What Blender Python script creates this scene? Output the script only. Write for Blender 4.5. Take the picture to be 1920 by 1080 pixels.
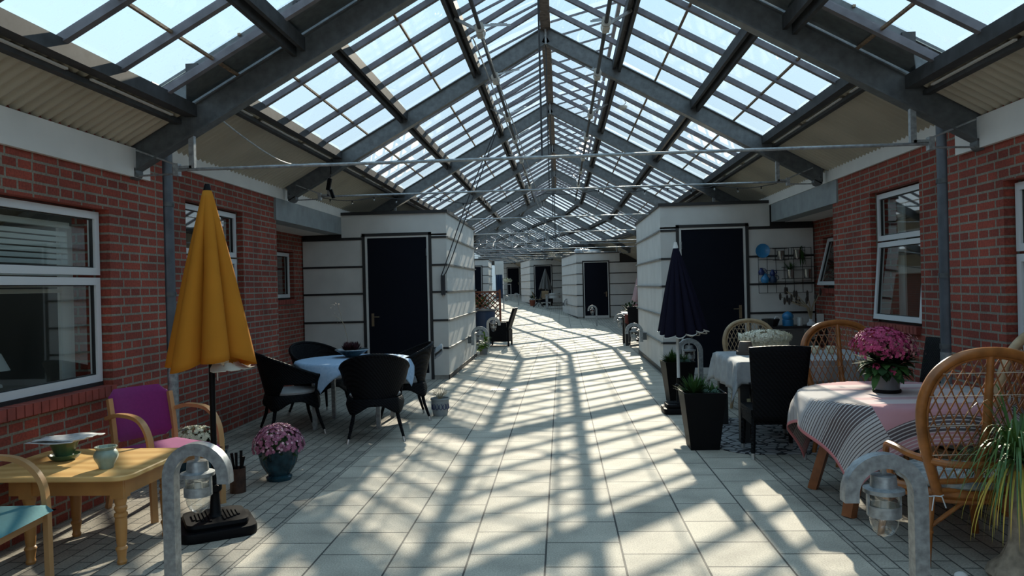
import bpy, bmesh, math, random
from mathutils import Vector, Matrix, Euler
R=math.radians
rnd=random.Random(7)
for o in list(bpy.data.objects): bpy.data.objects.remove(o)
S=bpy.context.scene; C=S.collection
# ------------------------------------------------------------ camera
cam=bpy.data.objects.new('camera',bpy.data.cameras.new('camera')); C.objects.link(cam); S.camera=cam
cam.data.sensor_width=36; cam.data.lens=1440/1920*36; cam.data.clip_end=500
YAW,PITCH,ROLL=R(3.66),R(-.149),R(1.4)
cam.matrix_world=Matrix.Translation((0,0,1.55))@Matrix.Rotation(YAW,4,'Z')@Matrix.Rotation(R(90)+PITCH,4,'X')@Matrix.Rotation(-ROLL,4,'Z')
S.view_settings.view_transform='Standard'; S.view_settings.look='None'; S.view_settings.gamma=1
S.view_settings.use_curve_mapping=False; S.view_settings.exposure=0.0
try: S.cycles.transparent_max_bounces=24; S.cycles.max_bounces=12; S.cycles.diffuse_bounces=6
except Exception: pass
# ------------------------------------------------------------ sky
W=bpy.data.worlds.new('sky'); S.world=W; W.use_nodes=True; nt=W.node_tree; nt.nodes.clear()
wo=nt.nodes.new('ShaderNodeOutputWorld'); bg=nt.nodes.new('ShaderNodeBackground'); tc=nt.nodes.new('ShaderNodeTexCoord')
sx=nt.nodes.new('ShaderNodeSeparateXYZ'); cr=nt.nodes.new('ShaderNodeValToRGB')
cr.color_ramp.elements[0].position=0.0; cr.color_ramp.elements[0].color=(.66,.78,.84,1)
cr.color_ramp.elements[1].position=.45; cr.color_ramp.elements[1].color=(.50,.76,1.0,1)
nt.links.new(tc.outputs['Generated'],sx.inputs[0]); nt.links.new(sx.outputs['Z'],cr.inputs[0])
nt.links.new(cr.outputs[0],bg.inputs[0]); nt.links.new(bg.outputs[0],wo.inputs[0]); bg.inputs[1].default_value=1.42
# ------------------------------------------------------------ sun: low, ahead of the camera and a little to the right
sl=bpy.data.lights.new('sun','SUN'); sl.energy=9.6; sl.angle=R(.5); sl.color=(1,.90,.73)
sun=bpy.data.objects.new('sun',sl); C.objects.link(sun); sun.location=(5,30,14)
sun.rotation_euler=Vector((-.142,-2.2,-1)).to_track_quat('-Z','Y').to_euler()

# ------------------------------------------------------------ materials
def srgb(r,g,b):
    f=lambda c:(c/255/12.92 if c<=10 else ((c/255+.055)/1.055)**2.4)
    return (f(r),f(g),f(b),1)
MATS={}
def mat(name,col,rough=.6,metal=0,var=0,scale=8,bump=0,spec=.5,col2=None,detail=3,sheen=0,trans=0):
    if name in MATS: return MATS[name]
    m=bpy.data.materials.new(name); m.use_nodes=True; n=m.node_tree; b=n.nodes['Principled BSDF']
    b.inputs['Base Color'].default_value=col; b.inputs['Roughness'].default_value=rough; b.inputs['Metallic'].default_value=metal
    b.inputs['Specular IOR Level'].default_value=spec
    if sheen: b.inputs['Sheen Weight'].default_value=sheen
    if trans: b.inputs['Subsurface Weight'].default_value=0
    if var or bump or col2:
        t=n.nodes.new('ShaderNodeTexCoord'); ns=n.nodes.new('ShaderNodeTexNoise'); ns.inputs['Scale'].default_value=scale; ns.inputs['Detail'].default_value=detail
        n.links.new(t.outputs['Object'],ns.inputs['Vector'])
        if var or col2:
            r=n.nodes.new('ShaderNodeValToRGB'); r.color_ramp.elements[0].position=.3; r.color_ramp.elements[1].position=.7
            c2=col2 or tuple(min(1,c*(1+var)) for c in col[:3])+(1,)
            c1=col if col2 else tuple(c*(1-var) for c in col[:3])+(1,)
            r.color_ramp.elements[0].color=c1; r.color_ramp.elements[1].color=c2
            n.links.new(ns.outputs['Fac'],r.inputs[0]); n.links.new(r.outputs[0],b.inputs['Base Color'])
        if bump:
            bp=n.nodes.new('ShaderNodeBump'); bp.inputs['Strength'].default_value=bump; bp.inputs['Distance'].default_value=.01
            n.links.new(ns.outputs['Fac'],bp.inputs['Height']); n.links.new(bp.outputs[0],b.inputs['Normal'])
    MATS[name]=m; return m
def nodes_of(m): return m.node_tree.nodes,m.node_tree.links
def brick_vec(n,l,mode):
    t=n.new('ShaderNodeTexCoord'); s=n.new('ShaderNodeSeparateXYZ'); l.new(t.outputs['Object'],s.inputs[0])
    c=n.new('ShaderNodeCombineXYZ')
    if mode=='floor':
        a=n.new('ShaderNodeMath'); a.operation='ADD'; a.inputs[1].default_value=.125; l.new(s.outputs['X'],a.inputs[0])
        l.new(s.outputs['Y'],c.inputs[0]); l.new(a.outputs[0],c.inputs[1])
    else:
        g=n.new('ShaderNodeNewGeometry'); gs=n.new('ShaderNodeSeparateXYZ'); l.new(g.outputs['Normal'],gs.inputs[0])
        ab=n.new('ShaderNodeMath'); ab.operation='ABSOLUTE'; l.new(gs.outputs['X'],ab.inputs[0])
        gt=n.new('ShaderNodeMath'); gt.operation='GREATER_THAN'; gt.inputs[1].default_value=.5; l.new(ab.outputs[0],gt.inputs[0])
        mx=n.new('ShaderNodeMix'); mx.data_type='FLOAT'; l.new(gt.outputs[0],mx.inputs['Factor']); l.new(s.outputs['X'],mx.inputs['A']); l.new(s.outputs['Y'],mx.inputs['B'])
        l.new(mx.outputs['Result'],c.inputs[0]); l.new(s.outputs['Z'],c.inputs[1])
    return c.outputs[0],t
def brickmat(name,c1,c2,mortar,bw,rh,ms,mode,rough=.85,speck=0,smooth=.1,offset=.5,bumpd=.006,squash=1,sqf=2):
    m=bpy.data.materials.new(name); m.use_nodes=True; n,l=nodes_of(m); b=n['Principled BSDF']
    v,t=brick_vec(n,l,mode); br=n.new('ShaderNodeTexBrick'); l.new(v,br.inputs['Vector'])
    br.inputs['Color1'].default_value=c1; br.inputs['Color2'].default_value=c2; br.inputs['Mortar'].default_value=mortar
    br.inputs['Scale'].default_value=1; br.inputs['Mortar Size'].default_value=ms; br.inputs['Mortar Smooth'].default_value=smooth
    br.inputs['Brick Width'].default_value=bw; br.inputs['Row Height'].default_value=rh; br.offset=offset; br.squash=squash; br.squash_frequency=sqf
    ns=n.new('ShaderNodeTexNoise'); ns.inputs['Scale'].default_value=3.0; ns.inputs['Detail'].default_value=6; l.new(t.outputs['Object'],ns.inputs['Vector'])
    n2=n.new('ShaderNodeTexNoise'); n2.inputs['Scale'].default_value=speck or 60; n2.inputs['Detail'].default_value=2; l.new(t.outputs['Object'],n2.inputs['Vector'])
    hs=n.new('ShaderNodeHueSaturation'); l.new(br.outputs['Color'],hs.inputs['Color'])
    ma=n.new('ShaderNodeMapRange'); ma.inputs['From Min'].default_value=.3; ma.inputs['From Max'].default_value=.7; ma.inputs['To Min'].default_value=.78; ma.inputs['To Max'].default_value=1.18; l.new(ns.outputs['Fac'],ma.inputs['Value'])
    mb=n.new('ShaderNodeMapRange'); mb.inputs['From Min'].default_value=.35; mb.inputs['From Max'].default_value=.65; mb.inputs['To Min'].default_value=.82; mb.inputs['To Max'].default_value=1.18; l.new(n2.outputs['Fac'],mb.inputs['Value'])
    mm=n.new('ShaderNodeMath'); mm.operation='MULTIPLY'; l.new(ma.outputs[0],mm.inputs[0]); l.new(mb.outputs[0],mm.inputs[1]); l.new(mm.outputs[0],hs.inputs['Value'])
    l.new(hs.outputs[0],b.inputs['Base Color']); b.inputs['Roughness'].default_value=rough
    bp=n.new('ShaderNodeBump'); bp.inputs['Strength'].default_value=.7; bp.inputs['Distance'].default_value=bumpd; bp.invert=True
    ad=n.new('ShaderNodeMath'); ad.operation='MULTIPLY_ADD'; l.new(n2.outputs['Fac'],ad.inputs[0]); ad.inputs[1].default_value=-.35; l.new(br.outputs['Fac'],ad.inputs[2])
    l.new(ad.outputs[0],bp.inputs['Height']); l.new(bp.outputs[0],b.inputs['Normal'])
    MATS[name]=m; return m
M_BRICK=brickmat('red_brick',(.29,.054,.031,1),(.185,.034,.021,1),(.21,.19,.15,1),.255,.07,.009,'wall',squash=.55,sqf=2)
M_SLAB=brickmat('concrete_slabs',(.455,.41,.335,1),(.385,.35,.285,1),(.055,.052,.046,1),.402,.44,.006,'floor',speck=110,rough=.8,smooth=.2)
M_PAVER=brickmat('grey_pavers',(.35,.32,.265,1),(.27,.25,.21,1),(.06,.057,.05,1),.21,.105,.005,'floor',speck=90,rough=.85,smooth=.2)
def glassmat(name,tint,refl=.08,dirt=.0,dirtcol=(.4,.4,.36,1),dscale=14,rough=.02):
    m=bpy.data.materials.new(name); m.use_nodes=True; n,l=nodes_of(m); n.clear()
    o=n.new('ShaderNodeOutputMaterial'); tr=n.new('ShaderNodeBsdfTransparent'); tr.inputs[0].default_value=tint
    gl=n.new('ShaderNodeBsdfGlossy'); gl.inputs['Roughness'].default_value=rough
    lw=n.new('ShaderNodeLayerWeight'); lw.inputs['Blend'].default_value=.5; pw=n.new('ShaderNodeMath'); pw.operation='POWER'; pw.inputs[1].default_value=3.2; l.new(lw.outputs['Facing'],pw.inputs[0])
    mr=n.new('ShaderNodeMapRange'); mr.inputs['To Min'].default_value=refl; mr.inputs['To Max'].default_value=min(1,refl+.62); l.new(pw.outputs[0],mr.inputs['Value'])
    mx=n.new('ShaderNodeMixShader'); l.new(mr.outputs[0],mx.inputs[0]); l.new(tr.outputs[0],mx.inputs[1]); l.new(gl.outputs[0],mx.inputs[2])
    last=mx
    if dirt:
        t=n.new('ShaderNodeTexCoord'); ns=n.new('ShaderNodeTexNoise'); ns.inputs['Scale'].default_value=dscale; ns.inputs['Detail'].default_value=8; ns.inputs['Roughness'].default_value=.7
        l.new(t.outputs['Object'],ns.inputs['Vector'])
        r=n.new('ShaderNodeMapRange'); r.inputs['From Min'].default_value=.55; r.inputs['From Max'].default_value=.75; r.inputs['To Min'].default_value=0; r.inputs['To Max'].default_value=dirt; l.new(ns.outputs['Fac'],r.inputs['Value'])
        df=n.new('ShaderNodeBsdfTranslucent'); df.inputs[0].default_value=dirtcol
        m2=n.new('ShaderNodeMixShader'); l.new(r.outputs[0],m2.inputs[0]); l.new(mx.outputs[0],m2.inputs[1]); l.new(df.outputs[0],m2.inputs[2]); last=m2
    l.new(last.outputs[0],o.inputs[0]); MATS[name]=m; return m
M_RGLASS=glassmat('roof_glass',(.95,.975,.97,1),.02,.22)
M_WGLASS=glassmat('window_glass',(.86,.91,.89,1),.20)
M_LGLASS=glassmat('lamp_glass',(.93,.95,.95,1),.16,0,rough=.12)
def wavemat(name,c1,c2,scale,axis='X',rough=.6,dist=0,bump=.4,typ='BANDS'):
    m=bpy.data.materials.new(name); m.use_nodes=True; n,l=nodes_of(m); b=n['Principled BSDF']
    t=n.new('ShaderNodeTexCoord'); w=n.new('ShaderNodeTexWave'); w.wave_type=typ; w.bands_direction=axis; w.inputs['Scale'].default_value=scale; w.inputs['Distortion'].default_value=dist; w.inputs['Detail'].default_value=2
    l.new(t.outputs['Object'],w.inputs['Vector']); r=n.new('ShaderNodeValToRGB'); r.color_ramp.elements[0].color=c1; r.color_ramp.elements[1].color=c2
    l.new(w.outputs['Fac'],r.inputs[0]); l.new(r.outputs[0],b.inputs['Base Color']); b.inputs['Roughness'].default_value=rough
    if bump:
        bp=n.new('ShaderNodeBump'); bp.inputs['Strength'].default_value=bump; bp.inputs['Distance'].default_value=.004; l.new(w.outputs['Fac'],bp.inputs['Height']); l.new(bp.outputs[0],b.inputs['Normal'])
    MATS[name]=m; return m
def weavemat(name,c1,c2,scale,rough=.35):
    m=bpy.data.materials.new(name); m.use_nodes=True; n,l=nodes_of(m); b=n['Principled BSDF']
    t=n.new('ShaderNodeTexCoord'); w1=n.new('ShaderNodeTexWave'); w1.bands_direction='Z'; w1.inputs['Scale'].default_value=scale
    w2=n.new('ShaderNodeTexWave'); w2.bands_direction='DIAGONAL'; w2.inputs['Scale'].default_value=scale*.6
    l.new(t.outputs['Object'],w1.inputs[0]); l.new(t.outputs['Object'],w2.inputs[0])
    mm=n.new('ShaderNodeMath'); mm.operation='MULTIPLY'; l.new(w1.outputs['Fac'],mm.inputs[0]); l.new(w2.outputs['Fac'],mm.inputs[1])
    r=n.new('ShaderNodeValToRGB'); r.color_ramp.elements[0].color=c1; r.color_ramp.elements[1].color=c2; l.new(mm.outputs[0],r.inputs[0]); l.new(r.outputs[0],b.inputs['Base Color'])
    b.inputs['Roughness'].default_value=rough; b.inputs['Specular IOR Level'].default_value=.12
    bp=n.new('ShaderNodeBump'); bp.inputs['Strength'].default_value=.9; bp.inputs['Distance'].default_value=.006; l.new(mm.outputs[0],bp.inputs['Height']); l.new(bp.outputs[0],b.inputs['Normal'])
    MATS[name]=m; return m
def canvas(name,col,k):
    m=mat(name,col,.9,spec=.1,var=.06,scale=4); n,l=nodes_of(m); b=n['Principled BSDF']; o=n['Material Output']; tr=n.new('ShaderNodeBsdfTranslucent'); tr.inputs[0].default_value=tuple(min(1,c*1.5) for c in col[:3])+(1,)
    mx=n.new('ShaderNodeMixShader'); mx.inputs[0].default_value=k; l.new(b.outputs[0],mx.inputs[1]); l.new(tr.outputs[0],mx.inputs[2]); l.new(mx.outputs[0],o.inputs[0]); return m
GALV=mat('galvanised_steel',(.115,.125,.13,1),.5,.45,var=.22,scale=16,bump=.05)
GALVL=mat('galvanised_light',(.30,.32,.33,1),.42,.5,var=.3,scale=30)
DKST=mat('dark_steel',(.04,.042,.045,1),.65,.15,var=.3,scale=12)
GBAR=mat('glazing_bar_aluminium',(.13,.122,.135,1),.5,.3,var=.25,scale=9)
RUST=mat('rusty_joint',(.19,.13,.08,1),.8,0,var=.5,scale=30)
RIDGE=mat('ridge_rusty_steel',(.15,.12,.10,1),.7,.2,var=.5,scale=14)
CORR=mat('corrugated_beige',(.40,.36,.28,1),.6,0,var=.12,scale=1.5)
FASC=mat('fascia_white',(.66,.65,.62,1),.55,0,var=.06,scale=3)
LINT=mat('grey_lintel',(.24,.27,.28,1),.6,0,var=.15,scale=5)
WHITE=mat('white_frame_paint',(.62,.64,.65,1),.35)
PANEL=mat('hut_panel_grey',(.57,.565,.54,1),.6,0,var=.07,scale=2.5)
BLACK=mat('black_trim',(.012,.012,.013,1),.5)
LEDGE=mat('grey_ledge_metal',(.22,.215,.20,1),.5,.3,var=.2)
DOORM=mat('navy_door_paint',(.004,.0055,.011,1),.75,spec=.12)
DARKIN=mat('dark_room',(.16,.17,.16,1),.9)
ROOMW=mat('room_pale',(.66,.70,.68,1),.9)
CONC=mat('concrete_base',(.30,.28,.25,1),.9,var=.2,scale=10,bump=.3)
BLKPL=mat('black_plastic',(.004,.004,.005,1),.5,spec=.12)
WICK=weavemat('black_wicker',(.002,.002,.003,1),(.010,.011,.014,1),30,.5)
SILVER=mat('silver_tip',(.6,.6,.6,1),.3,.9)
CUSH=mat('grey_cushion',(.30,.30,.30,1),.9,var=.08)
PINE=wavemat('pine_wood',(.74,.47,.18,1),(.60,.34,.11,1),2.2,'Y',.45,dist=5,bump=.05)
PINEL=mat('pine_turned_leg',(.46,.22,.065,1),.4,var=.15,scale=6)
BENT=mat('bent_beech',(.50,.27,.11,1),.4,var=.12,scale=6)
PURP=mat('purple_wool',(.20,.010,.135,1),.9,var=.06,scale=60,sheen=.3)
PINKP=mat('magenta_wool',(.24,.018,.14,1),.9,var=.06,scale=60,sheen=.05)
TEAL=mat('teal_wool',(.055,.185,.20,1),.9,var=.06,scale=60,sheen=.05)
MUST=canvas('mustard_canvas',(.55,.22,.025,1),.26)
NAVY=canvas('navy_canvas',(.011,.010,.022,1),.15)
CREAM=mat('cream_lining',(.55,.5,.4,1),.9)
RATT=mat('rattan_cane',(.31,.11,.027,1),.35,var=.3,scale=14)
RATTD=mat('rattan_weave',(.28,.10,.03,1),.4,var=.3,scale=20)
RATTL=mat('rattan_bleached',(.40,.29,.17,1),.45,var=.2,scale=14)
WIRE=mat('pale_binding',(.5,.42,.33,1),.5)
CPRINT=mat('cushion_print',(.42,.42,.40,1),.9,col2=(.13,.16,.17,1),scale=22)
LEAFG=mat('leaf_green',(.035,.085,.02,1),.75,spec=.2,var=.4,scale=9)
LEAFD=mat('leaf_dark',(.02,.045,.015,1),.8,spec=.15,var=.4,scale=9)
PALMG=mat('palm_green',(.04,.11,.03,1),.5,col2=(.09,.17,.03,1),scale=5)
PALMY=mat('palm_yellow',(.42,.40,.05,1),.6,col2=(.55,.32,.05,1),scale=9)
SUCC=mat('succulent_blue_green',(.16,.27,.22,1),.6,var=.25)
MUMP=mat('mauve_petals',(.33,.115,.19,1),.7,var=.4,scale=28)
MUMC=mat('pale_petals',(.68,.45,.52,1),.7,var=.2,scale=28)
KALP=mat('hot_pink_petals',(.38,.035,.12,1),.6,var=.35,scale=16)
KALF=mat('faded_pink_petals',(.46,.20,.19,1),.6,var=.35,scale=16)
WHTF=mat('cream_petals',(.62,.60,.45,1),.7,var=.2,scale=28)
PGREY=mat('grey_pot',(.15,.16,.17,1),.45)
PTEAL=mat('dark_teal_glaze',(.012,.04,.055,1),.2,var=.6,scale=12)
PSAGE=mat('sage_glaze',(.26,.33,.27,1),.35,var=.2,scale=10)
PGRN=mat('green_glaze',(.045,.10,.055,1),.3,var=.3,scale=10)
SOIL=mat('soil',(.03,.02,.015,1),.95,bump=.6,scale=40)
PAPER=mat('newspaper',(.55,.56,.56,1),.8,var=.25,scale=18)
BARK=mat('palm_bark',(.27,.21,.15,1),.9,var=.4,scale=18,bump=.8)
STONE=mat('white_stone',(.55,.53,.5,1),.7,var=.1)
TINR=mat('rusty_tin',(.06,.03,.02,1),.6,.3,var=.5,scale=16)
REDW=mat('stained_trellis',(.16,.045,.018,1),.6,var=.2)
TABW=mat('stained_table_leg',(.30,.10,.035,1),.4,var=.25,scale=9)
BLUEC=mat('blue_tablecloth',(.28,.42,.60,1),.8,col2=(.38,.52,.68,1),scale=30)
GREYC=mat('grey_tablecloth',(.36,.37,.37,1),.85,col2=(.27,.28,.29,1),scale=14)
FLEECE=mat('sheepskin',(.80,.76,.62,1),.95,var=.25,scale=30,bump=1)
BLUEE=mat('blue_enamel',(.03,.20,.42,1),.3)
BLUED=mat('dark_blue_enamel',(.015,.03,.12,1),.35)
STRAW=mat('dry_grass',(.36,.29,.19,1),.8,var=.3)
HEUCH=mat('dark_red_leaves',(.05,.015,.02,1),.6,var=.5,scale=25)
PINKU=canvas('pale_pink_canvas',(.50,.36,.37,1),.3)
TAUPE=mat('taupe_canvas',(.10,.095,.09,1),.85)
M_POT2=mat('stoneware',(.26,.28,.29,1),.5,var=.15,scale=12)
CANDLE=mat('white_wax',(.62,.64,.62,1),.5)
BRASS=mat('dull_brass',(.30,.24,.15,1),.35,.8)
PINKF=mat('far_pink_flowers',(.35,.06,.10,1),.7,col2=(.5,.2,.22,1),scale=12)
ROPE=mat('dark_rope',(.03,.03,.035,1),.7)
CASTW=mat('motor_white',(.45,.43,.38,1),.5,.2,var=.3)
FADED=mat('faded_blue',(.02,.045,.10,1),.5)
# ------------------------------------------------------------ geometry helpers
def V(*a): return Vector(a)
class G:
    def __init__(s): s.b=bmesh.new()
    def box(s,c,d,rot=None,taper=1):
        c=Vector(c); hx,hy,hz=d[0]/2,d[1]/2,d[2]/2; Rm=Euler(rot).to_matrix() if rot else Matrix.Identity(3)
        v=[s.b.verts.new(c+Rm@V(x*hx*(taper if z<0 else 1),y*hy*(taper if z<0 else 1),z*hz)) for z in(-1,1) for y in(-1,1) for x in(-1,1)]
        for f in((0,2,3,1),(4,5,7,6),(0,1,5,4),(2,6,7,3),(0,4,6,2),(1,3,7,5)): s.b.faces.new([v[i] for i in f])
        return s
    def bx(s,x0,x1,y0,y1,z0,z1): return s.box(((x0+x1)/2,(y0+y1)/2,(z0+z1)/2),(abs(x1-x0),abs(y1-y0),abs(z1-z0)))
    def bar(s,p1,p2,w,h,up=(0,0,1),off=0):
        p1,p2,up=Vector(p1),Vector(p2),Vector(up); d=(p2-p1).normalized(); sd=d.cross(up).normalized(); u=sd.cross(d).normalized()
        q=[]
        for p in(p1,p2):
            for a,b in((-1,-1),(1,-1),(1,1),(-1,1)): q.append(s.b.verts.new(p+sd*a*w/2+u*(b*h/2+off)))
        for f in((0,1,2,3),(7,6,5,4),(0,4,5,1),(1,5,6,2),(2,6,7,3),(3,7,4,0)): s.b.faces.new([q[i] for i in f])
        return s
    def tube(s,pts,r,n=8,closed=False,caps=True,flat=None):
        pts=[Vector(p) for p in pts]; k=len(pts); rr=r if isinstance(r,(list,tuple)) else [r]*k; rings=[]; prev=None
        for i,p in enumerate(pts):
            a=pts[(i-1)%k] if (closed or i>0) else p; b=pts[(i+1)%k] if (closed or i<k-1) else p
            t=(b-a).normalized() if (b-a).length>1e-9 else V(0,0,1)
            if prev is None:
                u=t.orthogonal().normalized()
                if flat is not None:
                    u=(Vector(flat)-t*t.dot(Vector(flat))).normalized()
            else:
                u=(prev-t*prev.dot(t)); u=u.normalized() if u.length>1e-6 else t.orthogonal().normalized()
            prev=u; w=t.cross(u)
            rings.append([s.b.verts.new(p+(u*math.cos(2*math.pi*j/n)+w*math.sin(2*math.pi*j/n))*rr[i]) for j in range(n)])
        for i in range(k if closed else k-1):
            A,B=rings[i],rings[(i+1)%k]
            for j in range(n): s.b.faces.new((A[j],A[(j+1)%n],B[(j+1)%n],B[j]))
        if caps and not closed:
            s.b.faces.new(rings[0][::-1]); s.b.faces.new(rings[-1])
        return s
    def ribbon(s,pts,w,t,side):  # rectangular section swept in a plane; side = width direction
        pts=[Vector(p) for p in pts]; sd=Vector(side).normalized(); rings=[]
        for i,p in enumerate(pts):
            a=pts[max(0,i-1)]; b=pts[min(len(pts)-1,i+1)]; d=(b-a).normalized(); n=d.cross(sd).normalized(); ww=w[i] if isinstance(w,(list,tuple)) else w
            rings.append([s.b.verts.new(p+sd*x*ww/2+n*y*t/2) for x,y in((-1,-1),(1,-1),(1,1),(-1,1))])
        for A,B in zip(rings,rings[1:]):
            for j in range(4): s.b.faces.new((A[j],A[(j+1)%4],B[(j+1)%4],B[j]))
        s.b.faces.new(rings[0][::-1]); s.b.faces.new(rings[-1]); return s
    def cyl(s,p1,p2,r1,r2=None,n=16): return s.tube([p1,p2],[r1,r1 if r2 is None else r2],n)
    def lathe(s,prof,n=24,c=(0,0,0),mod=None,close=True):
        c=Vector(c); rings=[]
        for i,(r,z) in enumerate(prof):
            if r<1e-6: rings.append([s.b.verts.new(c+V(0,0,z))]); continue
            rings.append([s.b.verts.new(c+V(math.cos(2*math.pi*j/n),math.sin(2*math.pi*j/n),0)*(r*(mod(j/n,i/(len(prof)-1)) if mod else 1))+V(0,0,z)) for j in range(n)])
        for A,B in zip(rings,rings[1:]):
            for j in range(n):
                a=[A[j%len(A)],A[(j+1)%len(A)]]; b=[B[(j+1)%len(B)],B[j%len(B)]]
                q=[]
                for v in a+b:
                    if v not in q: q.append(v)
                if len(q)>2:
                    try: s.b.faces.new(q)
                    except ValueError: pass
        return s
    def surf(s,f,nu,nv,cu=False):
        g=[[s.b.verts.new(Vector(f(i/nu,j/nv))) for j in range(nv+1)] for i in range(nu if cu else nu+1)]
        for i in range(nu):
            A=g[i]; B=g[(i+1)%len(g)]
            for j in range(nv): s.b.faces.new((A[j],B[j],B[j+1],A[j+1]))
        return s
    def ball(s,c,r,nu=10,nv=7):
        c=Vector(c); r=Vector(r) if hasattr(r,'__len__') else V(r,r,r)
        pr=[(math.sin(math.pi*j/nv),-math.cos(math.pi*j/nv)) for j in range(nv+1)]
        rings=[]
        for i,(a,z) in enumerate(pr):
            if i in(0,nv): rings.append([s.b.verts.new(c+V(0,0,z*r.z))])
            else: rings.append([s.b.verts.new(c+V(a*math.cos(2*math.pi*j/nu)*r.x,a*math.sin(2*math.pi*j/nu)*r.y,z*r.z)) for j in range(nu)])
        for A,B in zip(rings,rings[1:]):
            for j in range(nu):
                if len(A)==1: s.b.faces.new((A[0],B[(j+1)%nu],B[j]))
                elif len(B)==1: s.b.faces.new((A[j],A[(j+1)%nu],B[0]))
                else: s.b.faces.new((A[j],A[(j+1)%nu],B[(j+1)%nu],B[j]))
        return s
    def face(s,pts): s.b.faces.new([s.b.verts.new(Vector(p)) for p in pts]); return s
    def leaf(s,base,tip,w,sag=0,up=(0,0,1),seg=4,fold=0):
        base,tip=Vector(base),Vector(tip); d=tip-base; sd=d.cross(Vector(up)); sd=(sd if sd.length>1e-6 else d.orthogonal()).normalized(); L=[]
        for i in range(seg+1):
            t=i/seg; p=base+d*t-V(0,0,1)*sag*4*t*(t-1)*-1*-1 if False else base+d*t+V(0,0,sag*4*t*(1-t)); ww=w*(math.sin(math.pi*min(1,.12+t*.88))**.7 if t<1 else .02)
            L.append((s.b.verts.new(p-sd*ww/2),s.b.verts.new(p+sd*ww/2)))
        for a,b in zip(L,L[1:]): s.b.faces.new((a[0],a[1],b[1],b[0]))
        return s
    def build(s,name,m,parent=None,smooth=True,solid=0,angle=40,stuff=False,label=None):
        me=bpy.data.meshes.new(name); bmesh.ops.recalc_face_normals(s.b,faces=s.b.faces[:]); s.b.to_mesh(me); s.b.free()
        for mm in (m if isinstance(m,(list,tuple)) else [m]): me.materials.append(mm)
        if smooth:
            me.polygons.foreach_set('use_smooth',[True]*len(me.polygons))
            try: me.set_sharp_from_angle(angle=R(angle))
            except Exception: pass
        o=bpy.data.objects.new(name,me); C.objects.link(o)
        if parent: o.parent=parent
        if solid:
            md=o.modifiers.new('thickness','SOLIDIFY'); md.thickness=solid; md.offset=0
        if stuff: o['kind']='stuff'
        if label: o['label']=label
        return o
def tag(o,label=None,cat=None,group=None,kind=None):
    if label: o['label']=label
    if cat: o['category']=cat
    if group: o['group']=group
    if kind: o['kind']=kind
    return o
def thing(name,label,cat,loc=(0,0,0),rz=0,group=None,kind=None,sc=1):
    o=bpy.data.objects.new(name,None); C.objects.link(o); o.location=loc; o.rotation_euler=(0,0,rz); o.empty_display_size=.1
    if sc!=1: o.scale=(sc,sc,sc)
    return tag(o,label,cat,group,kind)
KIDS=None
def dup(root,loc,rz,label,group=None,sc=None):
    def cp(o,par):
        c=o.copy(); C.objects.link(c); c.parent=par
        for ch in [x for x in bpy.data.objects if x.parent==o and x is not c]: cp(ch,c)
        return c
    r=cp(root,None); r.location=loc; r.rotation_euler=(0,0,rz); r['label']=label
    if group: r['group']=group
    if sc: r.scale=(sc,sc,sc)
    return r
def face_dir(dx,dy): return math.atan2(-dx,dy)
def smooth_path(pts,k=4,closed=False):
    pts=[Vector(p) for p in pts]; n=len(pts); out=[]
    rng=range(n if closed else n-1)
    for i in rng:
        p0=pts[(i-1)%n] if (closed or i>0) else pts[i]; p1=pts[i]; p2=pts[(i+1)%n]; p3=pts[(i+2)%n] if (closed or i<n-2) else p2
        for j in range(k):
            t=j/k; out.append(.5*((2*p1)+(p2-p0)*t+(2*p0-5*p1+4*p2-p3)*t*t+(3*p1-p0-3*p2+p3)*t**3))
    if not closed: out.append(pts[-1])
    return out
# ------------------------------------------------------------ course of the aisle
CX=-.125
def fz(y): return max(0,(y-30)*.019)
def cx(y):
    if y<25.5: return 0
    if y<31.5: return -.2/12*(y-25.5)**2
    return -.6-.2*(y-31.5)
def head(y):
    return 0 if y<25.5 else math.atan(min(.2,.2/6*(y-25.5)))
def P(s,y,z): # lateral offset s from the aisle's centre line at distance y
    h=head(y); return V(CX+cx(y)+s*math.cos(h), y+s*math.sin(h), z+fz(y))

# ------------------------------------------------------------ floor
b=bmesh.new(); ys=[-8,0,4,8,12,16,20,24]+[26+2*i for i in range(33)]
xs=[-14,-1.76,1.76,14]; grid=[]
for y in ys: grid.append([b.verts.new((CX+cx(y)+x, y, fz(y))) for x in xs])
for i in range(len(ys)-1):
    for j in range(3):
        f=b.faces.new((grid[i][j],grid[i][j+1],grid[i+1][j+1],grid[i+1][j])); f.material_index=0 if j==1 else 1
me=bpy.data.meshes.new('floor'); b.to_mesh(me); me.materials.append(M_SLAB); me.materials.append(M_PAVER)
o=bpy.data.objects.new('floor',me); C.objects.link(o); tag(o,kind='structure')

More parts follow.
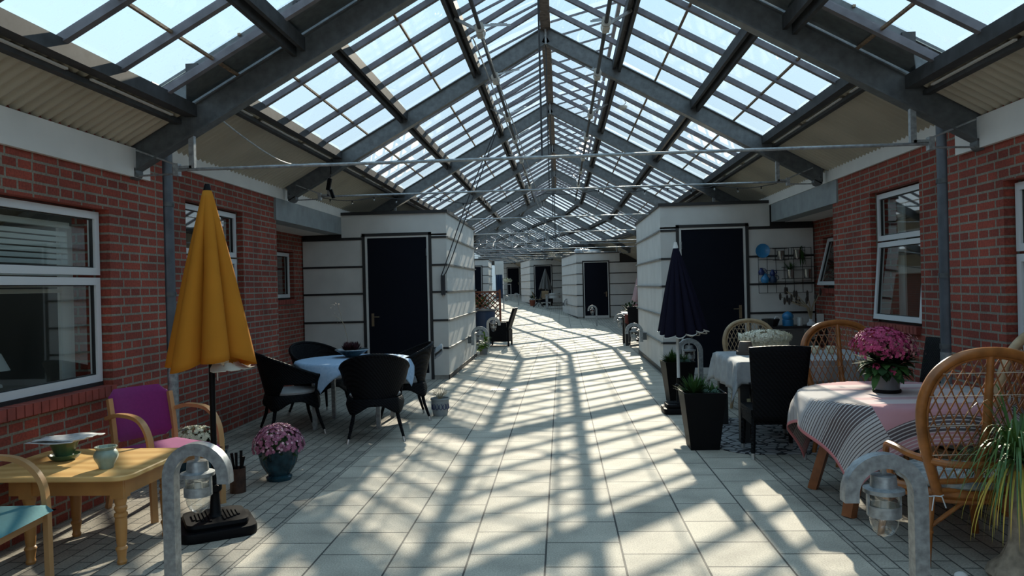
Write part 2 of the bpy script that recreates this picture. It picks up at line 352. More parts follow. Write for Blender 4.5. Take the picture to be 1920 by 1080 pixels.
# ------------------------------------------------------------ roof
SL=.56
def PL(s,y,z0,dz=0): return P(s,y,z0-SL*abs(s)+dz)
ZL,ZH=4.66,5.0       # top of glass plane at the ridge: low roof over the camera, high roof further on
def ceiling_bay(y0,y1,z0,ybars,flap,eave_s,first=False):
    t=thing('ceiling',None,None,(0,0,0)); tag(t,kind='structure')
    for sg in(-1,1):
        s0=.9 if flap else .03
        g=G(); g.face([PL(sg*s0,y0,z0),PL(sg*s0,y1,z0),PL(sg*2.86,y1,z0),PL(sg*2.86,y0,z0)]); g.build('glass_pane',M_RGLASS,t,False)
        for yb in ybars:
            G().bar(PL(0,yb,z0,-.02),PL(sg*2.86,yb,z0,-.02),.052,.055).build('glazing_bar',GBAR,t,False)
        g=G()
        for s in(1.42,2.42): g.bar(PL(sg*s,y0,z0,-.01),PL(sg*s,y1,z0,-.01),.022,.02)
        g.build('pane_joint',RUST,t,False)
        for s,w,h in((.92,.10,.15),(1.92,.10,.15)):
            g=G()
            for e in(-1,1): g.bar(PL(sg*s+e*.036,y0,z0,-.085),PL(sg*s+e*.036,y1,z0,-.085),.034,h-.04)
            g.bar(PL(sg*s,y0,z0,-.045),PL(sg*s,y1,z0,-.045),.09,.012)
            g.build('purlin',DKST,t,False)
        g=G().bar(PL(sg*2.82,y0,z0,-.055),PL(sg*2.82,y1,z0,-.055),.10,.10)
        g.bar(PL(sg*2.93,y0,z0,-.08),PL(sg*2.93,y1,z0,-.08),.06,.035); g.build('eave_purlin',DKST,t,False)
        # white bars painted in for the daylight between purlin and sheeting
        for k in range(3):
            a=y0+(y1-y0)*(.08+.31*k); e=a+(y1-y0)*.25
            G().bar(PL(sg*2.885,a,z0,-.088),PL(sg*2.885,e,z0,-.088),.022,.012).build('painted_daylight_strip',FASC,t,False)
        # corrugated sheeting, waves run down the slope
        n=max(8,int((y1-y0)/.1*6)); bm=bmesh.new(); rows=[]
        for i in range(n+1):
            y=y0+(y1-y0)*i/n; w=.019*math.sin(2*math.pi*(y-y0)/.1)
            rows.append((bm.verts.new(PL(sg*2.86,y,z0,-.045+w)),bm.verts.new(PL(sg*(eave_s+.12),y,z0,-.045+w))))
        for A,B in zip(rows,rows[1:]): bm.faces.new((A[0],A[1],B[1],B[0]))
        me=bpy.data.meshes.new('corrugated_sheet'); bm.to_mesh(me); bm.free(); me.materials.append(CORR)
        me.polygons.foreach_set('use_smooth',[True]*len(me.polygons)); oc=bpy.data.objects.new('corrugated_sheet',me); C.objects.link(oc); oc.parent=t
        # solid outer roof over the buildings
        G().bar(PL(sg*3.12,(y0+y1)/2,z0,.0),PL(sg*9.5,(y0+y1)/2,z0,.03),(y1-y0)*1.02,.05).build('outer_roof',CORR,t,False)
        if flap:
            sl=-.47 if sg<0 else .25
            g=G(); F=lambda s,y:P(sg*s,y,z0+sl*s+.06)
            for yb in ybars: g.bar(F(0,yb),F(1.0,yb),.022,.025)
            g.bar(F(1.0,y0+.1),F(1.0,y1-.1),.05,.05); g.build('vent_flap_frame',GBAR,t,False)
            G().face([F(.02,y0+.1),F(.02,y1-.1),F(1.0,y1-.1),F(1.0,y0+.1)]).build('vent_flap_glass',M_RGLASS,t,False)
    G().bar(P(0,y0,z0-.03),P(0,y1,z0-.03),.13,.09).build('ridge_beam',RIDGE,t,False)
    if first:
        for sg in(-1,1): G().face([PL(sg*.1,y1-.44,z0,.02),PL(sg*.1,y1-.02,z0,.02),PL(sg*2.86,y1-.02,z0,.02),PL(sg*2.72,y1-.3,z0,.02),PL(sg*2.68,y1-.44,z0,.02)]).build('step_flashing',GALV,t,False,solid=.01)
        for sg in(-1,1): G().face([P(0,y1+.03,ZL),P(0,y1+.03,ZH),P(sg*3.75,y1+.03,ZH-SL*3.75),P(sg*3.75,y1+.03,ZL-SL*3.75)]).build('step_riser',GALV,t,False,solid=.01)
    return t
YB=[6.05+4.15*k for k in range(18)]
ceiling_bay(-6.4,1.9,ZL,[-5.2,-4.0,-2.8,-1.6,-.4,.8],False,3.5)
ceiling_bay(1.9,6.05,ZL,[5.59-.605*k for k in range(6)],False,3.5,True)
for k in range(17):
    ceiling_bay(YB[k],YB[k+1],ZH,[YB[k+1]-.06-.66*j for j in range(1,7)],k<6,3.75)
ordn=['nearest','second nearest','third nearest','fourth nearest','fifth nearest','sixth nearest','seventh nearest','eighth nearest','ninth nearest']
def roof_beam(y,zt,hw,label,group,idx):
    t=thing('roof_beam',label,'roof beam',P(0,y,0)[:],head(y),group)
    zb=lambda s:zt-.225-SL*abs(s)
    for sg in(-1,1):
        g=G(); A=lambda s,dz:V(sg*s,0,zt-.02-SL*s+dz)
        e=hw
        g.bar(A(0,-.12),A(e,-.12),.05,.21); g.bar(A(0,-.01),A(e,-.01),.11,.012); g.bar(A(0,-.235),A(e,-.235),.11,.012)
        g.build('rafter',GALV,t,False)
        g=G(); top=A(e,0).z; g.bx(sg*e-.008,sg*e+.008,-.055,.055,top-.21,top+.0); g.tube([(sg*(e-.05),-.055,top-.205),(sg*(e-.05),.055,top-.205)],.055,14); g.build('beam_end_plate',GALV,t,True)
        zt2=zt-SL*e-.22
        # tie rod bracket
        g=G(); hx=sg*(e-.55); g.bx(hx-.022,hx+.022,-.02,.02,zt2+.02,zt2+.37); g.bar((hx,0,zt2+.03),(sg*(e-.42)-sg*.0,0,zt2+.03),.04,.02); g.bx(sg*(e-.42)-.02,sg*(e-.42)+.02,-.03,.03,zt2-.04,zt2+.06)
        g.tube([(sg*(e-.42),0,zt2+.05),(sg*(e-.12),-.07,zt2+.17)],.008,6); g.tube([(sg*(e-.42),0,zt2-.02),(sg*(e-.02),0,zt2-.03)],.008,6)
        g.build('tie_bracket',GALVL,t,False)
    G().tube([(-(hw-.42),0,zt-SL*hw-.21),(hw-.42,0,zt-SL*hw-.21)],.013,8).build('tie_rod',GALVL,t)
    G().tube([(0,0,zt-.24),(0,0,zt-SL*hw-.21)],.008,6).build('hanger_rod',DKST,t)
    G().bx(-.012,.012,-.066,.066,zt-.27,zt+.0).build('ridge_plate',GALVL,t,False)
    return t
roof_beam(1.9,ZL,3.33,'galvanised steel roof beam directly above the camera, behind the picture edge',None,0)
roof_beam(6.05,ZL,3.38,'large galvanised steel roof beam nearest the camera, its peak above the top of the photo','steel roof beams',0)
for k in range(1,18):
    lb='galvanised steel roof beam spanning the aisle, '+ordn[k]+' of the row' if k<9 else 'dark roof beam at the far end of the aisle where the roof bends left'
    roof_beam(YB[k],ZH,3.52,lb,'steel roof beams' if k<9 else 'far roof beams',k)
# ventilation drives under the ridge
def vent_drive(sg,label):
    t=thing('vent_drive',label,'roof vent drive',(0,0,0)); s=.65*sg; z=ZH-SL*.65-.42
    G().tube([P(s,y,z) for y in(6.3,10,14,18,22,24.5)],.022,8).build('drive_shaft',DKST,t)
    for k in range(4):
        for q in(.45,.9) if k<3 else (.5,):
            y=6.1+4.15*k+4.15*q
            mo=G().box((P(s,y,z)),(.07,.16,.12)).ball(P(s,y+.09,z),(.05,.06,.06)).tube([P(s,y-.1,z),P(s,y-.04,z)],.05,10).build('gear_box',CASTW,t)
            g=G(); a=P(s-sg*.0,y-.1,z+.02); e=P(.55 if sg>0 else -.40,y+1.05,z+.40); g.bar(a,e,.022,.022)
            for i in range(16): g.box(a.lerp(e,.35+i*.035)+V(0,0,.016),(.012,.012,.012))
            g.build('toothed_rack',GALVL,t,False)
    # brackets to the purlin
    for y in[8,12.1,16.3,20.4]: G().bar(P(s,y,z),P(sg*.92,y,ZH-SL*.92-.12),.03,.03).build('shaft_bracket',GALVL,t,False)
for i,(sa,lb) in enumerate(((-.72,'long pale cable under the left roof slope, outer of the pair'),(-.62,'long pale cable under the left roof slope, inner of the pair'))):
    tag(G().tube([P(sa,7.9,4.12),P(sa+.10,14,4.05),P(sa+.22,24.5,4.0)],.008,5).build('steel_cable',GALVL),lb,'cable','long roof cables')
vent_drive(-1,'black roof vent shaft with white gear boxes, left of the ridge'); vent_drive(1,'black roof vent shaft with white gear boxes, right of the ridge')
t=thing('pull_cord','pair of dark cords sloping from the roof to the left hut front','cord')
for d in(0,.07):
    G().tube(smooth_path([(-1.02+d*.5,12.9,4.25),(-1.5+d,12.86,3.1),(-1.93+d,12.83,1.95),(-2.01+d*.5,12.84,1.72),(-2.0+d*.5,12.85,1.42)],5),.010,6).build('cord',ROPE,t)
G().bx(-2.02,-1.95,12.84,12.88,1.43,1.76).build('cord_cleat',ROPE,t,False)
tag(G().tube(smooth_path([(-3.03,6.25,3.2),(-2.98,7.2,3.02),(-2.95,8.2,2.95),(-2.97,9.3,3.12),(-3.0,10.1,3.25)],5),.008,6).build('hanging_cable',GALVL),'thin pale cable sagging along the left eave behind the nearest beam','cable')
# string lights on the second tie rod
t=thing('string_lights','string of small clear bulbs wound along the second tie rod','string lights')
zr=ZH-SL*3.52-.21; pts=[]
for i in range(61):
    s=-3.05+i*6.0/60; pts.append(V(CX+s,10.17,zr-.02-.05*abs(math.sin(i*.42))-(.10*math.sin(math.pi*(i-10)/25)**2 if 10<i<35 else 0)))
G().tube(pts,.005,5).build('wire',ROPE,t)
for i in range(1,60,3):
    p=pts[i]; h=G().cyl(p,p-V(0,0,.03),.008,n=6).build('lamp_holder',BLKPL,t); G().ball(p-V(0,0,.042),.014,6,5).build('bulb',M_LGLASS,h)
g=G(); p=V(CX-2.98,10.17,zr); g.tube(smooth_path([p+V(0,0,.52),p+V(.05,0,.38),p+V(.03,0,.2)],4),.006,5); g.box(p+V(.02,0,.16),(.05,.04,.16),(0,.2,0)); g.box(p+V(.06,0,.03),(.04,.04,.12),(0,-.3,0)); tag(g.build('plug_connector',BLKPL),'black cable plug bundle hanging above the left end of the string lights','plug')
# ------------------------------------------------------------ walls with openings
def wall(name,X,sg,y0,y1,z1,holes,m=None,th=.3):
    """inner face at X, thickness outward (sg=-1 left, +1 right); holes=[(ya,yb,za,zb)]"""
    g=G(); xa,xb=sorted((X,X+sg*th)); y=y0
    for ya,yb,za,zb in sorted(holes):
        g.bx(xa,xb,y,ya,-.02,z1); g.bx(xa,xb,ya,yb,-.02,za); g.bx(xa,xb,ya,yb,zb,z1); y=yb
    g.bx(xa,xb,y,y1,-.02,z1)
    o=g.build(name,m or M_BRICK,None,False); return tag(o,kind='structure')
def window(n,X,sg,y0,y1,z0,z1,zm,tilt=0,blind=False,setb=.10,sill=True,single=False,lamp=False):
    t=thing('window_%d'%n,None,None,(X+sg*setb,(y0+y1)/2,0)); tag(t,kind='structure')
    hw=(y1-y0)/2; fw=.055
    def frame(g,ya,yb,za,zb,x=0,w=fw,d=.06):
        g.bx(x-d/2,x+d/2,ya,ya+w,za,zb); g.bx(x-d/2,x+d/2,yb-w,yb,za,zb); g.bx(x-d/2,x+d/2,ya+w,yb-w,za,za+w); g.bx(x-d/2,x+d/2,ya+w,yb-w,zb-w,zb)
    parts=[('upper_sash',zm+.01,z1)] if not single else []
    parts.append(('lower_sash',z0,zm-.01 if not single else z1))
    for nm,za,zb in parts:
        tl=tilt if (nm=='lower_sash' or single) else 0
        g=G(); frame(g,-hw,hw,za-zb,0); f=g.build(nm,WHITE,t,False); f.location=(0,0,zb); f.rotation_euler=(0,sg*R(tl),0)
        p=G().face([(0,-hw+fw,za-zb+fw),(0,hw-fw,za-zb+fw),(0,hw-fw,-fw),(0,-hw+fw,-fw)]).build('pane',M_WGLASS,f,False)
        g=G()
        for a,b_,c_,d_ in((-hw+fw,-hw+fw+.008,za-zb+fw,-fw),(hw-fw-.008,hw-fw,za-zb+fw,-fw)): g.bx(-.012,.012,a,b_,c_,d_)
        g.bx(-.012,.012,-hw+fw,hw-fw,za-zb+fw,za-zb+fw+.008); g.bx(-.012,.012,-hw+fw,hw-fw,-fw-.008,-fw); g.build('gasket',BLACK,f,False)
    if tilt: G().bx(-.03,.03,-hw,hw,z0-.03,z0+.02).build('frame_rail',BLACK,t,False)
    # the room behind
    g=G(); x1,x2=sorted((sg*.06,sg*1.3)); g.bx(x1,x2,-hw-.35,hw+.35,z0-.3,z1+.25); bm=g.b
    # remove the face towards the aisle
    fx=x2 if sg<0 else x1
    for f in bm.faces[:]:
        if all(abs(v.co.x-fx)<1e-5 for v in f.verts): bm.faces.remove(f)
    g.build('room_beyond',DARKIN,t,False)
    if n in(1,2,4,5):
        ll=bpy.data.lights.new('room_fill_light','POINT'); ll.energy=5; ll.shadow_soft_size=.15; ll.color=(.85,.95,1); lo=bpy.data.objects.new('room_fill_light',ll); C.objects.link(lo); lo.parent=t; lo.location=(sg*.75,-.2,z1+.1)  # added fill for the dark room, standing in for daylight from its far side
    g=G()
    if blind:
        for i in range(11): g.bx(sg*.12,sg*.14,-hw+.05,hw-.16,z1-.16-.042*i-.03,z1-.16-.042*i)
        g.bx(sg*.10,sg*.15,-hw+.05,hw-.16,z1-.13,z1-.09); g.build('blind',ROOMW,t,False)
    g=G(); g.bx(sg*.2,sg*.22,hw-.14,hw+.2,z0,z1-.1); g.bx(sg*.75,sg*.78,hw-.42,hw-.1,z0,zm); g.build('curtain_panel',ROOMW,t,False)
    if lamp:
        g=G().lathe([(.05,0),(.045,.02),(.012,.03),(.012,.14)],12,(sg*.45,.12,z0+.02)); g.build('lamp_foot',CANDLE,t); G().lathe([(.10,.0),(.045,.12)],14,(sg*.45,.12,z0+.14)).build('lamp_shade',CANDLE,t)
        g=G().bx(sg*.3,sg*.5,-hw+.1,-hw+.4,z0,z0+.1); g.ball((sg*.3,-.2,z0+.06),(.09,.09,.06)); g.build('clutter',ROOMW,t,False)
    if sill:
        w=G(); k=int((2*hw)/.078)
        for i in range(k): w.bx(sg*-setb-sg*.045,sg*-.028,-hw+i*.078+.004,-hw+i*.078+.070,z0-.105,z0-.03)
        w.build('window_sill',M_BRICKF,t,False)
        G().bx(-sg*.034,0,-hw,hw,z0-.03,z0-.002).build('sill_strip',BLACK,t,False)
    return t
M_BRICKF=mat('sill_brick',(.25,.052,.037,1),.85,var=.25,scale=7)
# left side -------------------------------------------------
wall('wall_left',-3.45,-1,-8,6.5,2.9,[(4.40,5.69,.83,2.21)])
window(1,-3.45,-1,4.42,5.67,.90,2.19,1.70,blind=True,lamp=True)
wall('wall_left',-3.75,-1,6.5,9.97,3.3,[(7.5,8.88,.93,2.50)])
window(2,-3.75,-1,7.52,8.86,.98,2.48,1.955)
wall('wall_left',-4.42,-1,9.97,13.6,3.3,[(11.6,12.5,1.42,2.20)])
window(3,-4.42,-1,11.62,12.48,1.45,2.18,1.8,single=True,sill=True)
tag(G().bx(-4.72,-3.751,9.7,9.965,-.02,2.5).build('wall_left',M_BRICK,None,False),kind='structure')
# right side
wall('wall_right',3.2,1,-8,6.55,2.9,[(4.4,5.76,.9,2.22)])
window(4,3.2,1,4.42,5.74,.95,2.20,1.70)
wall('wall_right',3.5,1,6.55,10.1,3.3,[(7.72,8.92,1.03,2.49)])
window(5,3.5,1,7.74,8.90,1.08,2.47,1.94,tilt=4.5)
wall('wall_right',4.2,1,10.1,13.6,3.3,[(11.7,12.6,1.4,2.20)])
window(6,4.2,1,11.72,12.58,1.42,2.18,1.8,tilt=14,single=True)
tag(G().bx(3.501,4.5,9.85,10.095,-.02,2.5).build('wall_right',M_BRICK,None,False),kind='structure')
def strip(name,f,m,kind='structure'): o=f.build(name,m,None,False); return tag(o,kind=kind)
# fascias
for sg,X1,X2,ya in((-1,-3.45,-3.75,6.24),(1,3.2,3.5,6.35)):
    strip('trim_1' if sg<0 else 'trim_2',G().bx(X1-sg*.035,X1+sg*.2,-6.4,ya,2.505,2.74),FASC)
    strip('trim_3' if sg<0 else 'trim_4',G().bx(X2-sg*.035,X2+sg*.2,6.6,17.2,2.79,3.12),FASC)
    xl=-3.72 if sg<0 else 3.48
    # lintel and soffit over the recessed seating corner
    strip('trim_5' if sg<0 else 'trim_6',G().bx(xl,xl+sg*.25,9.9,12.9,2.5,2.83),LINT)
    xs_=-4.42 if sg<0 else 4.2
    strip('ceiling',G().bx(xl+sg*.25,xs_+sg*.3,9.97,13.0,2.5,2.56),FASC)
    # storeys beyond the huts
    prev=17.1 if sg<0 else 17.0
    g=G(); f2=G()
    for k in range(14):
        y0=prev+4.15*k; y1=y0+4.15
        oa,oc_=[3.65+(min(2.4,max(0,(q-24)*.2)) if sg>0 else 0) for q in(y0,y1)]; a=P(sg*oa,y0,1.4); c=P(sg*oc_,y1,1.4); g.bar(a+V(sg*.15,0,0),c+V(sg*.15,0,0),.3,2.85)
        f2.bar(P(sg*(oa-.05),y0,2.94),P(sg*(oc_-.05),y1,2.94),.25,.3)
    strip('wall_left' if sg<0 else 'wall_right',g,M_BRICK); strip('trim_7' if sg<0 else 'trim_8',f2,FASC)
strip('wall_back',G().bx(-40,22,90,90.3,0,6),FASC)
# downpipes
def downpipe(x,y,ztop,label,m=None):
    t=thing('downpipe',label,'drainpipe',(x,y,0)); G().cyl((0,0,.02),(0,0,ztop),.065,n=20).build('pipe',m or GALV2,t)
    for z in(.95,1.55,2.35):
        if z<ztop: G().tube([(0,0,z-.02),(0,0,z+.02)],.073,20).box((0,.0,z),(.15,.02,.03)).build('pipe_clamp',GALV,t)
    G().cyl((0,0,.9),(0,0,.0),.069,n=20).build('pipe_socket',GALVL,t)
GALV2=mat('zinc_pipe',(.10,.115,.135,1),.4,.35,var=.25,scale=6)
downpipe(-3.50,6.64,2.95,'grey zinc drainpipe beside the yellow parasol, on the left brick wall')
downpipe(3.27,6.73,2.95,'grey zinc drainpipe between the two right-hand windows')
# ------------------------------------------------------------ storage huts (origin: inner front corner; sg = outward direction)
def hut(org,sg,w,depth,label,group,rz=0,doorx=(.34,1.36),height=2.84,wtop=None,handle=True):
    t=thing('storage_hut',label,'storage hut',org,rz,group)
    X=lambda u:sg*u
    zb=[.07,.53,1.00,1.48,1.94,2.41,height]
    d0,d1=doorx; wt=wtop or w
    # carcass in bands of panels, front
    g=G()
    for i in range(6):
        za,zz=zb[i]+(.012 if i else 0),zb[i+1]-.012
        if i<5:
            g.bx(X(0),X(d0-.08),0,.05,za,zz); g.bx(X(d1+.08),X(w),0,.05,za,zz)
        else: g.bx(X(0),X(wt),0,.05,za+.02,zz)
    g.bx(X(0),X(d1+.1),.0,.05,2.43,2.47+.0)
    g.build('front_panel',PANEL,t,False)
    g=G()
    for i in range(6): g.bx(X(0),X(.05),.05,depth,zb[i]+(.012 if i else 0),zb[i+1]-.012)
    g.bx(X(0),X(w),depth-.05,depth,.07,height); g.build('side_panel',PANEL,t,False)
    G().bx(X(.02),X(w),.06,depth-.02,.05,height-.02).build('core',BLACK,t,False)
    for z in zb[1:6]:
        G().bx(X(0),X(d0-.07),-.012,.045,z-.017,z+.017).build('front_batten',BLACK,t,False); G().bx(X(d1+.07),X(w),-.012,.045,z-.017,z+.017).build('front_batten',BLACK,t,False)
    g=G()
    for z in zb[1:6]: g.bx(X(-.03),X(.04),-.01,depth,z-.013,z+.013)
    g.build('side_ledge',LEDGE,t,False)
    g=G().bx(X(-.03),X(wt+.02),-.035,.0,height-.02,height+.03); g.bx(X(-.03),X(.0),-.03,depth,height-.02,height+.03); g.bx(X(0),X(w),0,depth,height,height+.03); g.build('roof_edge',BLACK,t,False)
    G().bx(X(.0),X(w),.01,depth,0,.07).build('plinth',CONC,t,False)
    G().bx(X(-.008),X(.01),.0,depth,.0,.08).build('base_strip',BLACK,t,False)
    g=G(); g.bx(X(d0-.085),X(d0-.035),-.02,.05,0,2.50); g.bx(X(d1+.035),X(d1+.085),-.02,.05,0,2.50); g.bx(X(d0-.085),X(d1+.085),-.02,.05,2.45,2.50); g.build('door_surround',BLACK,t,False)
    g=G(); g.bx(X(d0-.035),X(d0),-.01,.05,0,2.45); g.bx(X(d1),X(d1+.035),-.01,.05,0,2.45); g.bx(X(d0),X(d1),-.01,.05,2.42,2.45); g.bx(X(d0),X(d1),0,.05,0,.11); g.build('door_frame',PANEL,t,False)
    d=G().bx(X(d0+.002),X(d1-.002),.005,.045,.11,2.418).build('door',DOORM,t,False)
    if handle:
        hx=d1-.07; g=G().bx(X(hx-.022),X(hx+.022),-.006,.006,.92,1.14); g.tube([(X(hx),-.0,1.08),(X(hx),-.05,1.08),(X(hx-.12),-.05,1.08)],.009,8); g.build('door_handle',BRASS,d,False)
        for z in(.4,2.1): G().tube([(X(d0+.0),-.014,z),(X(d0+.0),-.014,z+.12)],.010,8).build('hinge',GALVL,d,False)
    return t
hut((-1.92,12.9,0),-1,2.48,4.2,'light grey panelled hut with navy door behind the black wicker dining set','storage huts',wtop=1.80)
hut((1.68,13.0,0),1,2.5,4.1,'light grey panelled hut with navy door behind the closed navy parasol','storage huts',wtop=1.80)
hut((.68,33.5,fz(33.5)),1,3.6,6.0,'distant light grey hut with navy door on the right, first beyond the near huts','storage huts',R(6),wtop=1.9)
hut((-1.97,49,fz(49)),1,3.8,5.5,'distant light grey hut with a grey parasol and folding chairs before its door','storage huts',R(9),wtop=3.8)
hut((-5.05,68,fz(68)),1,4.2,5.5,'farthest light grey hut on the right, seen at the end of the aisle','storage huts',R(10),wtop=4.2)
hut((-4.05,43,fz(43)),-1,3.5,5.0,'distant light grey hut on the left above the brown trellis','storage huts',R(3),wtop=3.5,doorx=(.42,1.4))
# white panel painted for a sunlit hut side, and dark blue cloth beside the far left hut
o=tag(thing('panel_and_cloth','painted sunlit hut side over a dark blue cloth hung beside the far left hut','banner',(-3.78,45.2,fz(45))),None)
G().bx(-.1,.42,-.05,.0,1.95,2.75).build('sunlit_side_panel',FASC,o,False); G().surf(lambda u,v:(-.06+.40*u,-.03+.03*math.sin(u*20),.55+1.40*v),20,4).build('blue_cloth',FADED,o,True,solid=.01)
# things on the roof of the far right hut
tag(G().lathe([(.0,0),(.34,.0),(.38,.05),(.36,.12),(.30,.14),(.28,.05),(0,.04)],20,(1.55,34.4,2.87+fz(33.5))).build('white_basin',WHITE),'white basin lying on the roof of the first distant right hut','basin')
g=G()
for i in range(14): a=rnd.random()*6.3; g.ball((.95+rnd.uniform(-.3,.3),34.3+rnd.uniform(-.2,.2),2.95+fz(33.5)+rnd.random()*.08),.07,6,4)
tag(g.build('white_bundle',WHITE),'pale bundle of things on the roof of the first distant right hut','bundle')
# drains in the slabs
def drain(x,y,label):
    t=thing('floor_drain',label,'drain',(x,y,0)); G().bx(-.2,.2,-.07,.07,-.01,.006).build('drain_frame',GALVL,t,False)
    g=G()
    for i in range(12): g.bx(-.185+i*.032,-.170+i*.032,-.06,.06,.006,.009)
    g.build('drain_slots',BLACK,t,False)
drain(-.88,11.45,'small slotted floor drain in the slabs right of the wicker dining set')
drain(-.55,17.45,'small slotted floor drain far along the sunlit aisle')
# ------------------------------------------------------------ lamps
def arch_lamp(loc,rz,label,wallmount=False,group='arched lamps',H=.78,w=.29):
    t=thing('arch_lamp' if not wallmount else 'wall_lamp',label,'lamp',loc,rz,group)
    r=w/2; zc=H-r-.03
    # x: post at 0, arch towards +x
    low=0 if not wallmount else zc-.20
    pts=[(0,0,low),(0,0,zc)]+[(r-r*math.cos(R(a)),0,zc+r*math.sin(R(a))) for a in range(12,181,12)]+[(w,0,zc-.035)]
    G().ribbon(pts,.064,.062,(0,1,0)).build('arched_post',GALVL,t,True,angle=30)
    if wallmount: G().bx(-.10,-.028,-.045,.045,zc-.16,zc-.02).build('wall_bracket',GALV,t,False)
    c=(r,0,0)
    h=G().lathe([(0,zc+.085),(.052,zc+.08),(.056,zc+.03),(.085,zc+.022),(.085,zc+.005),(.07,zc)],24,c); h.bx(r-.01,r+.01,-.01,.01,zc+.08,zc+r); h.build('lamp_cap',GALVL,t)
    G().lathe([(.062,zc),(.062,zc-.10),(.058,zc-.135),(.045,zc-.165),(.022,zc-.185),(0,zc-.19)],24,c).build('glass_dome',M_LGLASS,t)
    g=G().lathe([(.066,zc-.05),(.070,zc-.05),(.070,zc-.098),(.066,zc-.098),(.066,zc-.05)],24,c)
    for s in(-1,1): g.bx(r+s*.068-.005,r+s*.068+.005,-.008,.008,zc-.09,zc+.01)
    g.build('metal_band',GALVL,t); G().lathe([(0,zc-.03),(.018,zc-.03),(.022,zc-.08),(0,zc-.11)],12,c).build('bulb',CANDLE,t)
    return t
a=arch_lamp((-2.045,3.86,0),0,'arched galvanised bollard lamp in the left foreground before the parasol base')
dup(a,(1.53,3.45,0),R(180),'arched galvanised bollard lamp in the right foreground before the rose tablecloth')
dup(a,(1.86,10.55,0),R(180),'arched galvanised bollard lamp standing among the black planters')
dup(a,(-1.86,19.2,0),R(0),'arched galvanised bollard lamp beside the far left wicker chair, just past the left hut')
dup(a,(1.62,19.6,0),R(180),'arched galvanised bollard lamp by the far right table, just past the right hut')
dup(a,(1.27,28.3,0),R(180),'small arched bollard lamp before the navy door of the first distant hut')
dup(a,(-3.2,42.5,fz(42.5)),R(0),'tiny arched bollard lamp beyond the brown trellis')
dup(a,(-2.65,47.5,fz(47.5)),R(180),'tiny arched bollard lamp left of the far folding chairs')
wl=arch_lamp((-1.80,15.3,0),0,'arched lamp mounted on the sunlit side of the left hut',True,'wall lamps')
wl.location=(-1.79,15.3,-.02)
dup(wl,(1.56,15.3,-.02),R(180),'arched lamp mounted on the shaded side of the right hut')
dup(wl,(.15,37.3,.1),R(0),'tiny arched lamp on the side of the first distant right hut')
# ------------------------------------------------------------ pots and plants
def pot(t,prof,m,n=28,name='pot',mod=None): return G().lathe(prof,n,mod=mod).build(name,m,t)
def flower_heads(g,c,r,n,size,petals=7,flat=.5,seed=1,shell=True,zmin=-.2):
    rr=random.Random(seed); c=Vector(c)
    for i in range(n):
        while True:
            v=V(rr.gauss(0,1),rr.gauss(0,1),rr.gauss(0,1)).normalized()
            if v.z>zmin: break
        k=1 if shell else rr.random()**.4
        p=c+V(v.x*r[0],v.y*r[1],v.z*r[2])*k*rr.uniform(.93,1.05); s=size*rr.uniform(.7,1.15)
        u=v.orthogonal().normalized(); w=v.cross(u); ce=g.b.verts.new(p+v*s*.15); ring=[]
        for j in range(petals*2):
            a=math.pi*j/petals; q=s if j%2==0 else s*.6
            ring.append(g.b.verts.new(p+(u*math.cos(a)+w*math.sin(a))*q+v*s*flat*(.35 if j%2==0 else .1)))
        for j in range(len(ring)): g.b.faces.new((ce,ring[j],ring[(j+1)%len(ring)]))
def foliage(g,c,r,n,ln,w,seed=2,zmin=-.3):
    rr=random.Random(seed); c=Vector(c)
    for i in range(n):
        while True:
            v=V(rr.gauss(0,1),rr.gauss(0,1),rr.gauss(0,.8)).normalized()
            if v.z>zmin: break
        b_=c+V(v.x*r[0],v.y*r[1],v.z*r[2])*rr.uniform(.3,.85); g.leaf(b_,b_+(v+V(rr.uniform(-.5,.5),rr.uniform(-.5,.5),rr.uniform(-.4,.3)))*ln*rr.uniform(.6,1.1),w*rr.uniform(.7,1.2),seg=3)
# mauve chrysanthemum
t=thing('potted_chrysanthemum','mauve chrysanthemum in a ribbed dark teal pot on the left paving','potted plant',(-2.36,6.20,0),sc=.93)
rib=lambda u,v:1+.035*abs(math.sin(u*math.pi*22))*(1 if .15<v<.95 else 0)
pot(t,[(0,0),(.105,0),(.11,.03),(.085,.045),(.11,.08),(.150,.15),(.170,.25),(.172,.28),(.16,.28),(.15,.24),(0,.23)],PTEAL,88,mod=rib)
g=G(); g.ball((0,0,.30),(.17,.17,.12)); foliage(g,(0,0,.29),(.19,.19,.14),260,.06,.03,3,-.5); g.build('foliage',LEAFD,t,False,stuff=True)
g=G(); flower_heads(g,(0,0,.28),(.215,.215,.21),420,.024,9,.8,4,True,-.05); g.build('blossoms',MUMP,t,False,stuff=True)
g=G(); flower_heads(g,(0,0,.28),(.218,.218,.213),170,.013,6,.8,5,True,0); g.build('pale_blossoms',MUMC,t,False,stuff=True)
# white flowers behind the purple chair
t=thing('flower_trough','cream white flowers in a dark trough behind the purple armchair','potted plant',(-3.20,6.55,0),R(20),sc=.9)
G().box((0,0,.10),(.52,.24,.20),taper=.85).build('trough',PTEAL,t,False)
g=G(); foliage(g,(0,0,.24),(.24,.13,.12),200,.07,.03,6,-.3); g.build('foliage',LEAFD,t,False,stuff=True)
g=G(); flower_heads(g,(-.05,0,.26),(.27,.16,.17),230,.028,8,.8,7,True,-.1); g.build('blossoms',WHTF,t,False,stuff=True)
